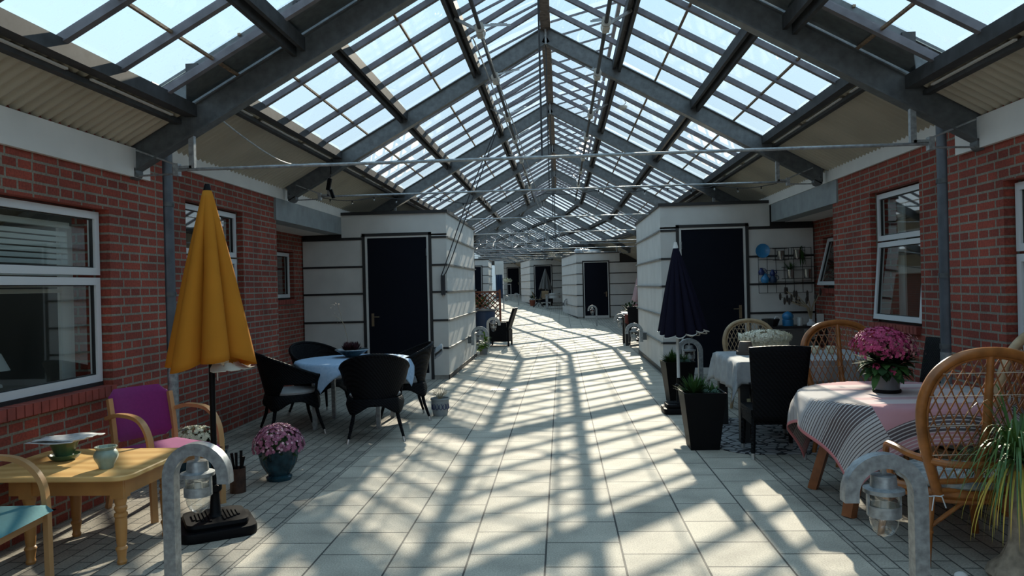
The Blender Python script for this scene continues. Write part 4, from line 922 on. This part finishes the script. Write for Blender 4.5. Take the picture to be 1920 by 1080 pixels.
# ------------------------------------------------------------ rattan chairs (facing +y)
HOOP=[(.20,.36),(.25,.50),(.305,.66),(.335,.82),(.325,.94),(.27,1.05),(.16,1.125),(0,1.15)]
def rattan_chair(label,loc,rz,cane,weave,group='rattan hoop-back chairs',top=1.0,cush=True,sc=1):
    t=thing('rattan_chair',label,'chair',loc,rz,group,sc=sc)
    H2=[(x,.36+(z-.36)*top) for x,z in HOOP]
    B=lambda x,z:V(x,-.235-(z-.36)*.20-.0*x,z)
    left=[B(-x,z) for x,z in H2]; right=[B(x,z) for x,z in H2[:-1]][::-1]
    G().tube(smooth_path(left+right,5),.026,10).build('back_hoop',cane,t)
    inn=[B(-x*.90,.36+(z-.36)*.965) for x,z in H2]+[B(x*.90,.36+(z-.36)*.965) for x,z in H2[:-1]][::-1]
    G().tube(smooth_path(inn,4),.009,6).build('inner_hoop',cane,t)
    G().tube([B(0,.45),B(0,.75)+V(0,-.03,0),B(0,H2[-1][1]-.02)],[.02,.024,.018],10).build('centre_spindle',cane,t)
    g=G().tube([B(-.22,.45),B(.22,.45)],.016,8); g.tube([B(-.21,.40),B(.21,.40)],.014,8); g.build('lower_rail',cane,t)
    def hw(z):
        for (x0,z0),(x1,z1) in zip(H2,H2[1:]):
            if z0<=z<=z1: return (x0+(x1-x0)*(z-z0)/(z1-z0))*.92
        return 0
    g=G()
    zm,zM=.46,H2[-1][1]-.02
    for sg in(-1,1):
        c=-1.2
        while c<1.2:
            seg=[]; 
            for i in range(41):
                z=zm+(zM-zm)*i/40; x=c+sg*(z-zm)*.48
                if abs(x)<hw(z): seg.append(B(x,z)+V(0,.004*sg,0))
                elif seg:
                    if len(seg)>1: g.tube([seg[0],seg[-1]],.0042,4)
                    seg=[]
            if len(seg)>1: g.tube([seg[0],seg[-1]],.0042,4)
            c+=.052
    g.build('lattice_weave',weave,t,False)
    g=G()
    for z in(.60,.76,.92,1.04):
        z=.36+(z-.36)*top; w=hw(z)
        if w>.02: g.tube([B(-w,z)+V(0,-.008,0),B(w,z)+V(0,-.008,0)],.0028,4)
    g.build('cross_binding',WIRE,t,False)
    arm=smooth_path([(-.275,.12,.36),(-.30,.13,.50),(-.32,.08,.585),(-.335,-.05,.60),(-.32,-.22,.585),(-.20,-.325,.56),(0,-.35,.555),(.20,-.325,.56),(.32,-.22,.585),(.335,-.05,.60),(.32,.08,.585),(.30,.13,.50),(.275,.12,.36)],4)
    G().tube(arm,.019,8).build('arm_loop',cane,t)
    ring=[(.27*math.cos(a)*(1.1 if math.sin(a)>0 else .95),.26*math.sin(a),.375) for a in[i*math.pi/14 for i in range(28)]]
    g=G().tube(ring,.024,8,closed=True); g.tube([(x*.93,y*.93,.335) for x,y,z in ring],.018,8,closed=True); g.build('seat_frame',cane,t)
    G().lathe([(0,.375),(.25,.375),(.26,.385),(.25,.392),(0,.392)],28).build('seat_panel',weave,t)
    if cush: G().lathe([(0,.395),(.26,.395),(.285,.412),(.285,.432),(.262,.452),(.1,.462),(0,.46)],32).build('seat_cushion',CPRINT,t); 
    for sx,sy in((1,1),(-1,1),(1,-1),(-1,-1)):
        l=G().tube([(sx*.235,sy*.215,.36),(sx*.262,sy*.238,.18),(sx*.285,sy*.26,0)],[.025,.022,.019],10).build('leg',cane,t)
        G().tube([(sx*.262,sy*.238,.186),(sx*.263,sy*.239,.174)],.0265,12).build('cane_node',cane,l)
        G().tube([(sx*.262,sy*.238,.20),(sx*.05,sy*.23,.34)],.012,8).build('brace',cane,t)
    for s in(-1,1):
        g=G(); p=V(s*.235,-.225,.375)
        for q in((.05,-.03,-.05),(-.03,-.04,-.06),(.045,-.02,.015),(-.04,-.02,.012)): g.tube([p+V(0,-.03,0),p+V(q[0]*.6,q[1]-.02,.0),p+Vector(q)+V(0,-.02,-.01)],.0035,5)
        if cush: g.build('cushion_tie',WHITE,t)
    return t
rc=rattan_chair('orange rattan hoop-back chair in the right foreground, its back to the camera',(2.18,4.50,0),face_dir(-.06,1),RATT,RATTD,sc=1.0)
dup(rc,(2.50,6.72,0),face_dir(.05,-1),'orange rattan hoop-back chair behind the round table, left of the pink flowers')
r3=rattan_chair('bleached rattan hoop-back chair against the right wall, partly behind the foreground one',(2.76,5.30,0),face_dir(-.5,.85),RATTL,RATTD,sc=1.04)
r4=rattan_chair('bleached rattan hoop-back chair behind the grey tablecloth, with sheepskin over it',(2.30,9.25,0),face_dir(.05,-1),RATTL,RATTL,cush=False,sc=.92)
# ------------------------------------------------------------ black high-back wicker chairs
def high_chair(label,loc,rz,group='high-back black wicker chairs',top=.99):
    t=thing('high_back_wicker_chair',label,'chair',loc,rz,group)
    def f(u,v):
        w=.205+.05*v; return ((2*u-1)*w,-.21-.12*v-.02*math.cos((2*u-1)*1.5)+.0,.34+(top-.34)*v-.012*(2*u-1)**2*v)
    G().surf(f,12,14).build('back_panel',WICK,t,True,solid=.03,angle=60)
    g=G().bx(-.225,.225,-.22,.23,.38,.43); g.bx(-.22,.22,-.21,.22,.30,.38); g.build('seat',WICK,t,False)
    for sx,sy in((1,1),(-1,1),(1,-1),(-1,-1)):
        l=G().tube([(sx*.20,sy*.195,.36),(sx*.215,sy*.215,.05)],[.022,.018],8).build('leg',WICK,t); G().cyl((sx*.215,sy*.215,.055),(sx*.216,sy*.217,0),.0185,.0175,12).build('leg_tip',SILVER,l)
    return t
hc=high_chair('black high-back wicker chair seen from behind before the grey tablecloth',(1.84,6.95,0),face_dir(.03,1))
dup(hc,(3.05,7.15,0),face_dir(-1,.05),'black high-back wicker chair by the wall behind the pink flowers')
# rectangular table
t=thing('rectangular_table','rectangular dark-legged table under the grey cloth by the right hut','table',(2.33,7.93,0))
G().bx(-.68,.72,-.55,.53,.745,.775).build('tabletop',BLACK,t,False)
for x,y in((-.62,-.50),(.66,-.50),(-.62,.47),(.66,.47)): G().bx(x-.045,x+.045,y-.045,y+.045,0,.745).build('leg',BLACK,t,False)
g=G(); n=52; Lx,Ly=.70,.56; ov=.28
vs=[]
for i in range(n+1):
    row=[]
    for j in range(n+1):
        u=(2*i/n-1)*(Lx+ov); v=(2*j/n-1)*(Ly+.21); du=max(0,abs(u)-Lx); dv=max(0,abs(v)-Ly); d=math.hypot(du,dv) if du and dv else max(du,dv)
        ku=Lx+.012+du*.08 if du else abs(u); kv=Ly+.012+dv*.08 if dv else abs(v)
        if du and dv: q=d*.22; ku=Lx+.012+q*du/d; kv=Ly+.012+q*dv/d; d=min(d*1.12,.5)
        w=.012*math.sin(v*23 if du>dv else u*21)*min(1,d/.1); ku+=w if du>dv else 0; kv+=w if dv>=du and dv>0 else 0
        row.append(g.b.verts.new((math.copysign(ku,u),math.copysign(kv,v),-d)))
    vs.append(row)
for i in range(n):
    for j in range(n): g.b.faces.new((vs[i][j],vs[i+1][j],vs[i+1][j+1],vs[i][j+1]))
o=g.build('tablecloth',GREYC,None,True,solid=.004,angle=70); o.location=(2.35,7.92,.783); tag(o,'pale grey tablecloth with long hanging corners on the rectangular table','tablecloth')
t=thing('upturned_pot','dark brown flower pot standing upside down on the grey tablecloth','pot',(1.88,8.05,.79))
G().lathe([(0,.13),(.055,.13),(.06,.125),(.082,.035),(.092,.033),(.094,.0),(.085,.0)],28).build('pot_body',mat('brown_pot',(.06,.045,.035,1),.7),t)
tag(G().box((2.12,7.75,.795),(.32,.24,.012),(0,0,.3)).box((2.13,7.76,.803),(.28,.2,.008),(0,0,.35)).build('folded_napkin',PAPER,None,False),'folded pale napkin on the grey tablecloth','napkin')
g=G(); g.surf(lambda u,v:(2.08+.56*u,9.16+.10*math.sin(v*3.14)-.15*(v-.5),.93-.20*abs(v-.45)-.10*(v>.8)+.015*math.sin(u*17+v*5)),24,10); flower_heads(g,(2.36,9.10,.88),(.29,.07,.085),420,.026,4,.9,31,True,-.6)
tag(g.build('sheepskin',FLEECE,None,False),'cream sheepskin draped over the bleached rattan chair behind the grey table','sheepskin')
g=G(); g.surf(lambda u,v:(1.72+.36*u,7.42-.04*math.sin(u*9),.52-.25*v+.01*math.sin(u*23)),20,6)
g2=g
for i in range(26): x=1.73+.34*i/25; g.tube([(x,7.41,.50),(x+.004,7.385,.40),(x-.004,7.39,.24+.02*(i%3))],.009,4)
o=g.build('fringed_throw',mat('fringe_straw',(.30,.26,.15,1),.9,var=.4,scale=30),None,False,solid=.003); tag(o,'straw-coloured fringed throw hanging below the grey tablecloth','throw')
tag(high_chair('small black chair pushed under the grey table, carrying the fringed throw',(1.98,7.62,0),face_dir(0,1),None,.60),None)
# rug
g=G(); slab(g,rrect(1.42,3.3,6.92,8.75,.35,8),0.001,.011,.001)
m=bpy.data.materials.new('rug_pattern'); m.use_nodes=True; n_,l_=nodes_of(m); b_=n_['Principled BSDF']; tcn=n_.new('ShaderNodeTexCoord'); vo=n_.new('ShaderNodeTexVoronoi'); vo.feature='DISTANCE_TO_EDGE'; vo.inputs['Scale'].default_value=9; l_.new(tcn.outputs['Object'],vo.inputs['Vector']); rp=n_.new('ShaderNodeValToRGB'); rp.color_ramp.interpolation='CONSTANT'; rp.color_ramp.elements[0].color=(.015,.016,.02,1); rp.color_ramp.elements[1].position=.07; rp.color_ramp.elements[1].color=(.27,.27,.27,1); l_.new(vo.outputs['Distance'],rp.inputs[0]); l_.new(rp.outputs[0],b_.inputs['Base Color']); b_.inputs['Roughness'].default_value=.95
tag(g.build('patterned_rug',m,None,False),'dark rug with a pale leaf pattern under the rectangular table','rug')
# ------------------------------------------------------------ wall grid and shelf table on the right hut front
t=thing('wire_wall_grid','black wire grid hung on the right hut front panels','wall grid',(0,12.97,0))
g=G()
for i in range(7): x=3.27+i*.143; g.tube([(x,-.01,1.33),(x,-.01,2.07)],.0045,5)
for z in(1.33,1.515,1.70,1.885,2.07): g.tube([(3.27,-.01,z),(4.13,-.01,z)],.0045,5)
g.build('grid_wires',BLACK,t,False)
for x0,x1,z0 in((3.50,3.72,1.87),(3.77,3.98,1.88),(3.64,4.16,1.56)):
    g=G()
    for z in(z0,z0+.19):
        g.tube([(x0,-.03,z),(x1,-.03,z),(x1,-.16,z),(x0,-.16,z)],.0045,5,closed=True)
    for x in(x0,x1): g.tube([(x,-.16,z0),(x,-.16,z0+.19)],.0045,5)
    for i in range(3): xx=x0+(x1-x0)*(i+1)/4; g.tube([(xx,-.03,z0),(xx,-.16,z0)],.0035,4)
    g.build('wire_basket',BLACK,t,False)
TINM=mat('tin_pot',(.42,.42,.40,1),.25,.9)
tinpots=[(3.61,12.875,1.875,'tin pot in the upper left wire basket on the wall grid',0),(3.875,12.875,1.885,'tin pot with trailing green plant in the upper right wire basket',1),(3.76,12.875,1.565,'tin pot with grassy plant in the lower wire basket',2),(4.03,12.875,1.565,'empty tin pot at the right of the lower wire basket',0)]
for x,y,z,lb,kind in tinpots:
    t=thing('tin_pot',lb,'pot',(x,y,z),0,'tin pots on the wall grid'); G().lathe([(0,0),(.05,0),(.06,.14),(.063,.145),(.056,.145),(.048,.02),(0,.02)],20).build('pot_body',TINM,t)
    if kind:
        g=G(); rr=random.Random(kind)
        for i in range(60):
            a=rr.random()*6.28
            if kind==1: g.leaf((.05,0,.15),(.05+.10*abs(math.cos(a)),.06*math.sin(a)-.02,.15-rr.uniform(-.06,.32)),.022)
            else: g.leaf((0,0,.12),(.12*math.cos(a),.05*math.sin(a),.14+rr.uniform(.02,.15)),.012)
        g.build('plant',LEAFG,t,False,stuff=True)
def simple(name,g,m,label,cat,group=None,loc=None): 
    o=g.build(name,m); 
    if loc: o.location=loc
    return tag(o,label,cat,group)
o=simple('enamel_plate',G().lathe([(0,0),(.07,0),(.115,.02),(.117,.024),(.07,.006),(0,.006)],32),BLUEE,'round bright blue plate hung at the top left of the wall grid','plate'); o.location=(3.335,12.94,2.03); o.rotation_euler=(R(90),0,0)
def jug(name,x,z,m,label,s=1):
    t=thing(name,label,'jug',(x,12.915,z),0,'blue enamel ware on the wall grid'); G().lathe([(0,0),(.04*s,0),(.055*s,.03*s),(.055*s,.06*s),(.03*s,.095*s),(.022*s,.11*s),(.03*s,.125*s),(0,.125*s)],18).build('body',m,t); G().tube(smooth_path([(.045*s,0,.03*s),(.085*s,0,.06*s),(.07*s,0,.10*s),(.03*s,0,.11*s)],4),.006,6).build('handle',m,t)
jug('blue_jug',3.36,1.50,BLUEE,'bright blue small jug, leftmost on the lower grid ledge',1.25); jug('blue_jug',3.49,1.50,FADED,'greyish blue small jug right of the bright blue one on the grid',1.1)
jug('dark_blue_mug',3.305,1.63,BLUED,'dark blue mug hanging at the left of the wall grid',.95); jug('dark_blue_mug',3.485,1.615,BLUED,'dark blue mug hanging in the second column of the wall grid',.8)
t=thing('console_table','dark console table standing against the right hut front','table',(3.72,12.68,0))
g=G().bx(-.50,.50,-.22,.22,.76,.80); g.build('tabletop',BLACK,t,False); G().bx(-.30,.12,-.20,-.18,.30,.75).build('front_panel',TAUPE,t,False); G().bx(-.45,.48,-.2,.2,.18,.21).build('lower_shelf',BLACK,t,False)
for x,y in((-.47,-.19),(.46,-.19),(-.47,.19),(.46,.19)): G().bx(x-.02,x+.02,y-.02,y+.02,0,.76).build('leg',BLACK,t,False)
t=thing('blue_enamel_pot','stacked blue enamel pot with lid on the console table','pot',(3.64,12.66,.80)); G().lathe([(0,0),(.085,0),(.088,.05),(.088,.10),(.0,.10)],24).build('lower_pot',BLUEE,t); G().lathe([(0,.105),(.07,.105),(.088,.13),(.09,.17),(.06,.21),(.02,.225),(0,.24)],24).build('lidded_top',BLUEE,t)
simple('pillar_candle',G().lathe([(0,0),(.045,0),(.047,.01),(.047,.125),(.04,.13),(0,.125)],20),CANDLE,'white pillar candle on the console table right of the blue pot','candle',loc=(3.83,12.66,.80))
simple('white_card_box',G().box((0,0,.09),(.10,.05,.18)).box((.045,-.002,.09),(.005,.052,.18)),FASC,'white upright box at the right end of the console table','box',loc=(4.14,12.62,.80))
t=thing('dried_bouquet','bunch of dried grass standing in a small white vase on the console table','vase',(4.0,12.62,.80),sc=1.15); G().lathe([(0,0),(.06,0),(.06,.03),(.03,.06),(.035,.09),(.03,.09),(0,.05)],18).build('vase',WHITE,t)
g=G(); rr=random.Random(12); DSEED=mat('dark_seed',(.045,.035,.03,1),.9)
for i in range(17):
    e=V(rr.uniform(-.36,.16)+(.0 if i%4 else -.08),rr.uniform(-.06,.05),rr.uniform(.32,.50)); g.tube([(0,0,.05),(e.x*.15,e.y*.2,.25),e],.005,4)
    G().ball(e,(.018,.018,.055),6,5).build('seed_head',DSEED,t)
g.build('stems',STRAW,t,False)
t=thing('black_basket','low black basket holding a small white handle at the left of the console table','basket',(3.36,12.62,.80)); G().lathe([(0,0),(.10,0),(.14,.10),(.145,.12),(.13,.12),(.09,.02),(0,.02)],20,mod=lambda u,v:1+.05*math.sin(u*70)).build('basket_body',BLACK,t); G().tube(smooth_path([(.02,-.10,.10),(.06,-.12,.16),(.12,-.10,.12)],4),.010,6).build('white_handle',WHITE,t)
# small things on the rattan-table side: bowls seen through the chair back
for k,(x,y) in enumerate(((2.42,7.95),(2.56,7.98),(2.70,7.95))):
    simple('cream_cup',G().lathe([(0,0),(.03,0),(.045,.04),(.045,.075),(.04,.075),(0,.06)],16),WHTF,('left','middle','right')[k]+' one of three cream cups on the grey tablecloth','cup','cream cups',(x,y,.79))
# ------------------------------------------------------------ beyond the huts, left
t=thing('wicker_armchair','black wicker armchair with slanted back just beyond the left hut','armchair',(-1.62,20.0,0),face_dir(-1,.1))
G().surf(lambda u,v:((2*u-1)*.29,-.22-.20*v,.40+.58*v),8,10).build('back_panel',WICK,t,True,solid=.05); G().bx(-.28,.28,-.28,.28,.12,.42).build('seat_box',WICK,t,False)
for s in(-1,1): G().bx(s*.27-.03,s*.27+.03,-.22,.28,.12,.62).build('arm_panel',WICK,t,False)
for sx,sy in((1,1),(-1,1),(1,-1),(-1,-1)): G().bx(sx*.26-.02,sx*.26+.02,sy*.26-.02,sy*.26+.02,0,.14).build('leg',WICK,t,False)
t=thing('blue_barrel_pot','tall dark blue round tub beyond the left hut','pot',(-2.12,21.0,0)); G().lathe([(0,0),(.24,0),(.30,.86),(.32,.88),(.32,.93),(.28,.93),(.27,.85),(0,.85)],28).build('tub',FADED,t); G().lathe([(.322,.895),(.328,.9),(.328,.93),(.32,.935)],28).build('rim',LEDGE,t)
g=G(); foliage(g,(0,0,.28),(.13,.12,.26),130,.11,.07,15,-.8)
t=thing('climbing_plant','bright green leafy plant at the foot of the left hut corner','plant',(-1.80,17.45,0)); G().lathe([(0,0),(.08,0),(.1,.14),(.09,.14),(0,.12)],16).build('pot',PGREY,t); g.build('leaves',mat('leaf_bright',(.10,.20,.02,1),.5,var=.4,scale=9),t,False,stuff=True)
t=thing('trellis_screen','brown wooden lattice screen beyond the left hut','trellis',(-2.72,23.2,0))
for x in(-.86,.86): G().bx(x-.03,x+.03,-.03,.03,0,1.45).build('post',REDW,t,False)
g=G().bx(-.86,.86,-.02,.02,1.36,1.41); g.bx(-.86,.86,-.02,.02,.30,.35); g.build('rail',REDW,t,False)
for sg in(-1,1):
    g=G(); c=-2.0
    while c<2.0:
        a=[];
        for i in range(30):
            z=.35+1.02*i/29; x=c+sg*(z-.35)
            if abs(x)<.84: a.append((x,.008*sg,z))
        if len(a)>1: g.bar(a[0],a[-1],.03,.012,(0,1,0))
        c+=.155
    g.build('lattice',REDW,t,False)
g=G(); foliage(g,(-2.55,23.6,.9),(.7,.2,.4),160,.16,.10,21,-1); tag(g.build('leafy_shrub',LEAFG,None,False,stuff=False),'leafy shrub with pale blooms growing behind the brown trellis','shrub')
# beyond the huts, right: set table
t=thing('far_dining_table','far table with rumpled red, white and blue cloths just beyond the right hut','table',(2.15,19.6,0))
G().bx(-.62,.7,-.5,.5,.72,.76).build('tabletop',BLACK,t,False)
for x,y in((-.55,-.42),(.6,-.42),(-.55,.42),(.6,.42)): G().bx(x-.04,x+.04,y-.04,y+.04,0,.72).build('leg',BLACK,t,False)
def throwmesh(x0,x1,y0,y1,z,dr,m,nm,lb):
    g=G(); g.surf(lambda u,v:(x0+(x1-x0)*u,y0-.03+(y1-y0)*max(0,v-.3)/.7 -(.02*math.sin(u*14)),z-(dr*(.3-v)/.3*(1+.3*math.sin(u*5)) if v<.3 else -.01*math.sin(u*9+v*8))),20,16); tag(g.build(nm,m,None,True,solid=.01),lb,'cloth')
throwmesh(1.55,2.0,19.1,19.9,.775,.20,mat('rust_cloth',(.16,.04,.03,1),.9),'rust_cloth','rust-red cloth hanging off the far table past the right hut'); throwmesh(1.98,2.8,19.1,19.95,.79,.28,FADED,'dark_blue_cloth','dark blue cloth with white upper edge on the far table'); throwmesh(1.52,2.7,19.4,20.0,.80,.03,FASC,'white_cloth','white cloth spread over the back half of the far table')
d=dup(hc,(1.86,18.95,0),face_dir(.1,1),'black wicker chair before the far table just past the right hut','far wicker chairs')
dup(hc,(2.55,19.0,0),face_dir(-.05,1),'black wicker chair at the far table, half hidden by the right hut','far wicker chairs')
t=thing('far_flowers','dark bush with pink flowers behind the far table','potted plant',(2.1,22.8,0),sc=.75); G().lathe([(0,0),(.2,0),(.26,.5),(.22,.5),(0,.45)],20).build('pot',PGREY,t)
g=G(); foliage(g,(-.1,0,.95),(.5,.3,.4),260,.14,.08,22,-.8); g.build('foliage',LEAFD,t,False,stuff=True)
g=G(); flower_heads(g,(.15,-.05,1.05),(.34,.25,.22),160,.035,5,.7,23,False,-.6); g.build('blossoms',PINKF,t,False,stuff=True)
# beyond, by the second distant hut
Z=fz(45)
def folding_chair(loc,rz,label):
    t=thing('folding_chair',label,'chair',loc,rz,'folding wooden chairs'); 
    G().surf(lambda u,v:((2*u-1)*.22,-.20-.16*v,.50+.42*v),4,4).build('backrest',REDW2,t,False,solid=.02); G().bx(-.21,.21,-.2,.22,.43,.46).build('seat',REDW2,t,False)
    for s in(-1,1):
        G().bar((s*.22,-.30,0+.01),(s*.22,.22,.5),.03,.03).build('leg',BLACK,t,False); G().bar((s*.24,.30,.01),(s*.24,-.34,.90),.03,.03).build('leg',BLACK,t,False)
    return t
REDW2=mat('chair_slats',(.17,.10,.035,1),.6,var=.3)
fc=folding_chair((-1.35,44.6,fz(44.6)),face_dir(1,.1),'leftmost brown folding chair before the distant hut with the taupe parasol')
dup(fc,(-1.05,45.6,fz(45.6)),face_dir(-.3,-1),'brown folding chair between the leftmost one and the white-clothed far table')
t=thing('far_round_table','far table under a white cloth beside the folding chairs','table',(-.60,46.3,fz(46.3))); G().lathe([(0,.74),(.5,.74),(.51,.7),(.54,.45),(.53,.45),(.49,.70),(0,.72)],28,mod=lambda u,v:1+.03*math.sin(u*50)*(v>.3)).build('cloth',FASC,t); G().cyl((0,0,0),(0,0,.72),.05).build('pedestal',BLACK,t)
t=thing('far_bar_table','far grey slatted table right of the white-clothed one','table',(-.30,42.5,fz(42.5))); G().bx(-.6,.6,-.4,.4,.74,.79).build('tabletop',LEDGE,t,False)
for x,y in((-.5,-.34),(.5,-.34),(-.5,.34),(.5,.34)): G().bx(x-.06,x+.06,y-.05,y+.05,0,.74).build('leg',GALVL,t,False)
t=thing('terracotta_pot','small terracotta pot with plant by the distant hut corner','potted plant',(-1.75,46.4,fz(46.4))); G().lathe([(0,0),(.13,0),(.19,.32),(.2,.36),(.16,.36),(0,.3)],18).build('pot',mat('terracotta',(.22,.06,.03,1),.8),t); g=G(); foliage(g,(0,0,.45),(.2,.2,.15),60,.14,.07,25); g.build('leaves',LEAFD,t,False,stuff=True)
t=thing('far_flower_pot','pink flowers in a pot before the second distant hut','potted plant',(.75,46.5,fz(46.5))); G().lathe([(0,0),(.15,0),(.2,.7),(.16,.7),(0,.6)],18).build('pot',PGREY,t); g=G(); flower_heads(g,(0,0,1.0),(.3,.3,.35),110,.06,5,.7,26,False,-.6); g.build('blossoms',PINKF,t,False,stuff=True)
t=thing('far_plant_stand','tall stand with pale flowers before the farthest hut','plant stand',(-4.05,57,fz(57))); G().bx(-.35,.35,-.2,.2,1.15,1.2).build('shelf',GALVL,t,False)
for x in(-.32,.32): G().bx(x-.03,x+.03,-.03,.03,0,1.15).build('leg',GALVL,t,False)
g=G(); flower_heads(g,(0,0,1.45),(.45,.2,.22),110,.06,5,.7,27,False,-.6); g.build('blossoms',WHTF,t,False,stuff=True)
t=thing('hanging_sign','black sign hanging below the roof at the far end','sign',(-4.6,50,fz(50))); G().bx(-.75,.75,-.04,.04,2.55,3.1).build('sign_board',BLACK,t,False)
for x in(-.6,.6): G().tube([(x,0,3.1),(x,0,3.5)],.012,5).build('hanger',BLACK,t)

# tangle of pale wires and garlands under the bend of the roof
for k,(y,lb) in enumerate(((27.5,'tangled pale garland under the roof bend, nearest of the three'),(30.5,'tangled pale garland under the roof bend, middle one of the three'),(34.0,'tangled pale garland under the roof bend, farthest of the three'))):
    rr=random.Random(60+k); t=thing('wire_garland',lb,'garland',(0,0,0),0,'garlands under the roof bend')
    G().tube([P(-3,y,3.0),P(0,y,3.02),P(3,y,3.0)],.010,5).build('carrier_wire',GALVL,t)
    for j in range(9):
        s0=-2.9+j*.42; pts=[P(q_,y+rr.uniform(-.8,.8),3.05+rr.uniform(0,.95)*(1-abs(q_)/3.5)) for q_ in [max(-2.7,s0+rr.uniform(-.3,.3)) for _ in range(7)]]
        G().tube(smooth_path(pts,4),.007,4).build('garland_loop',GALVL,t)
t=thing('smoke_detector','small round white detector with a wire hanging under the right roof slope','detector',(1.02,12.0,4.28))
G().lathe([(0,-.03),(.05,-.03),(.07,-.005),(.07,.015),(0,.02)],20).build('housing',CASTW,t); G().tube(smooth_path([(0,0,.015),(.05,0,.07),(.02,0,.10)],4),.005,5).build('wire',ROPE,t)
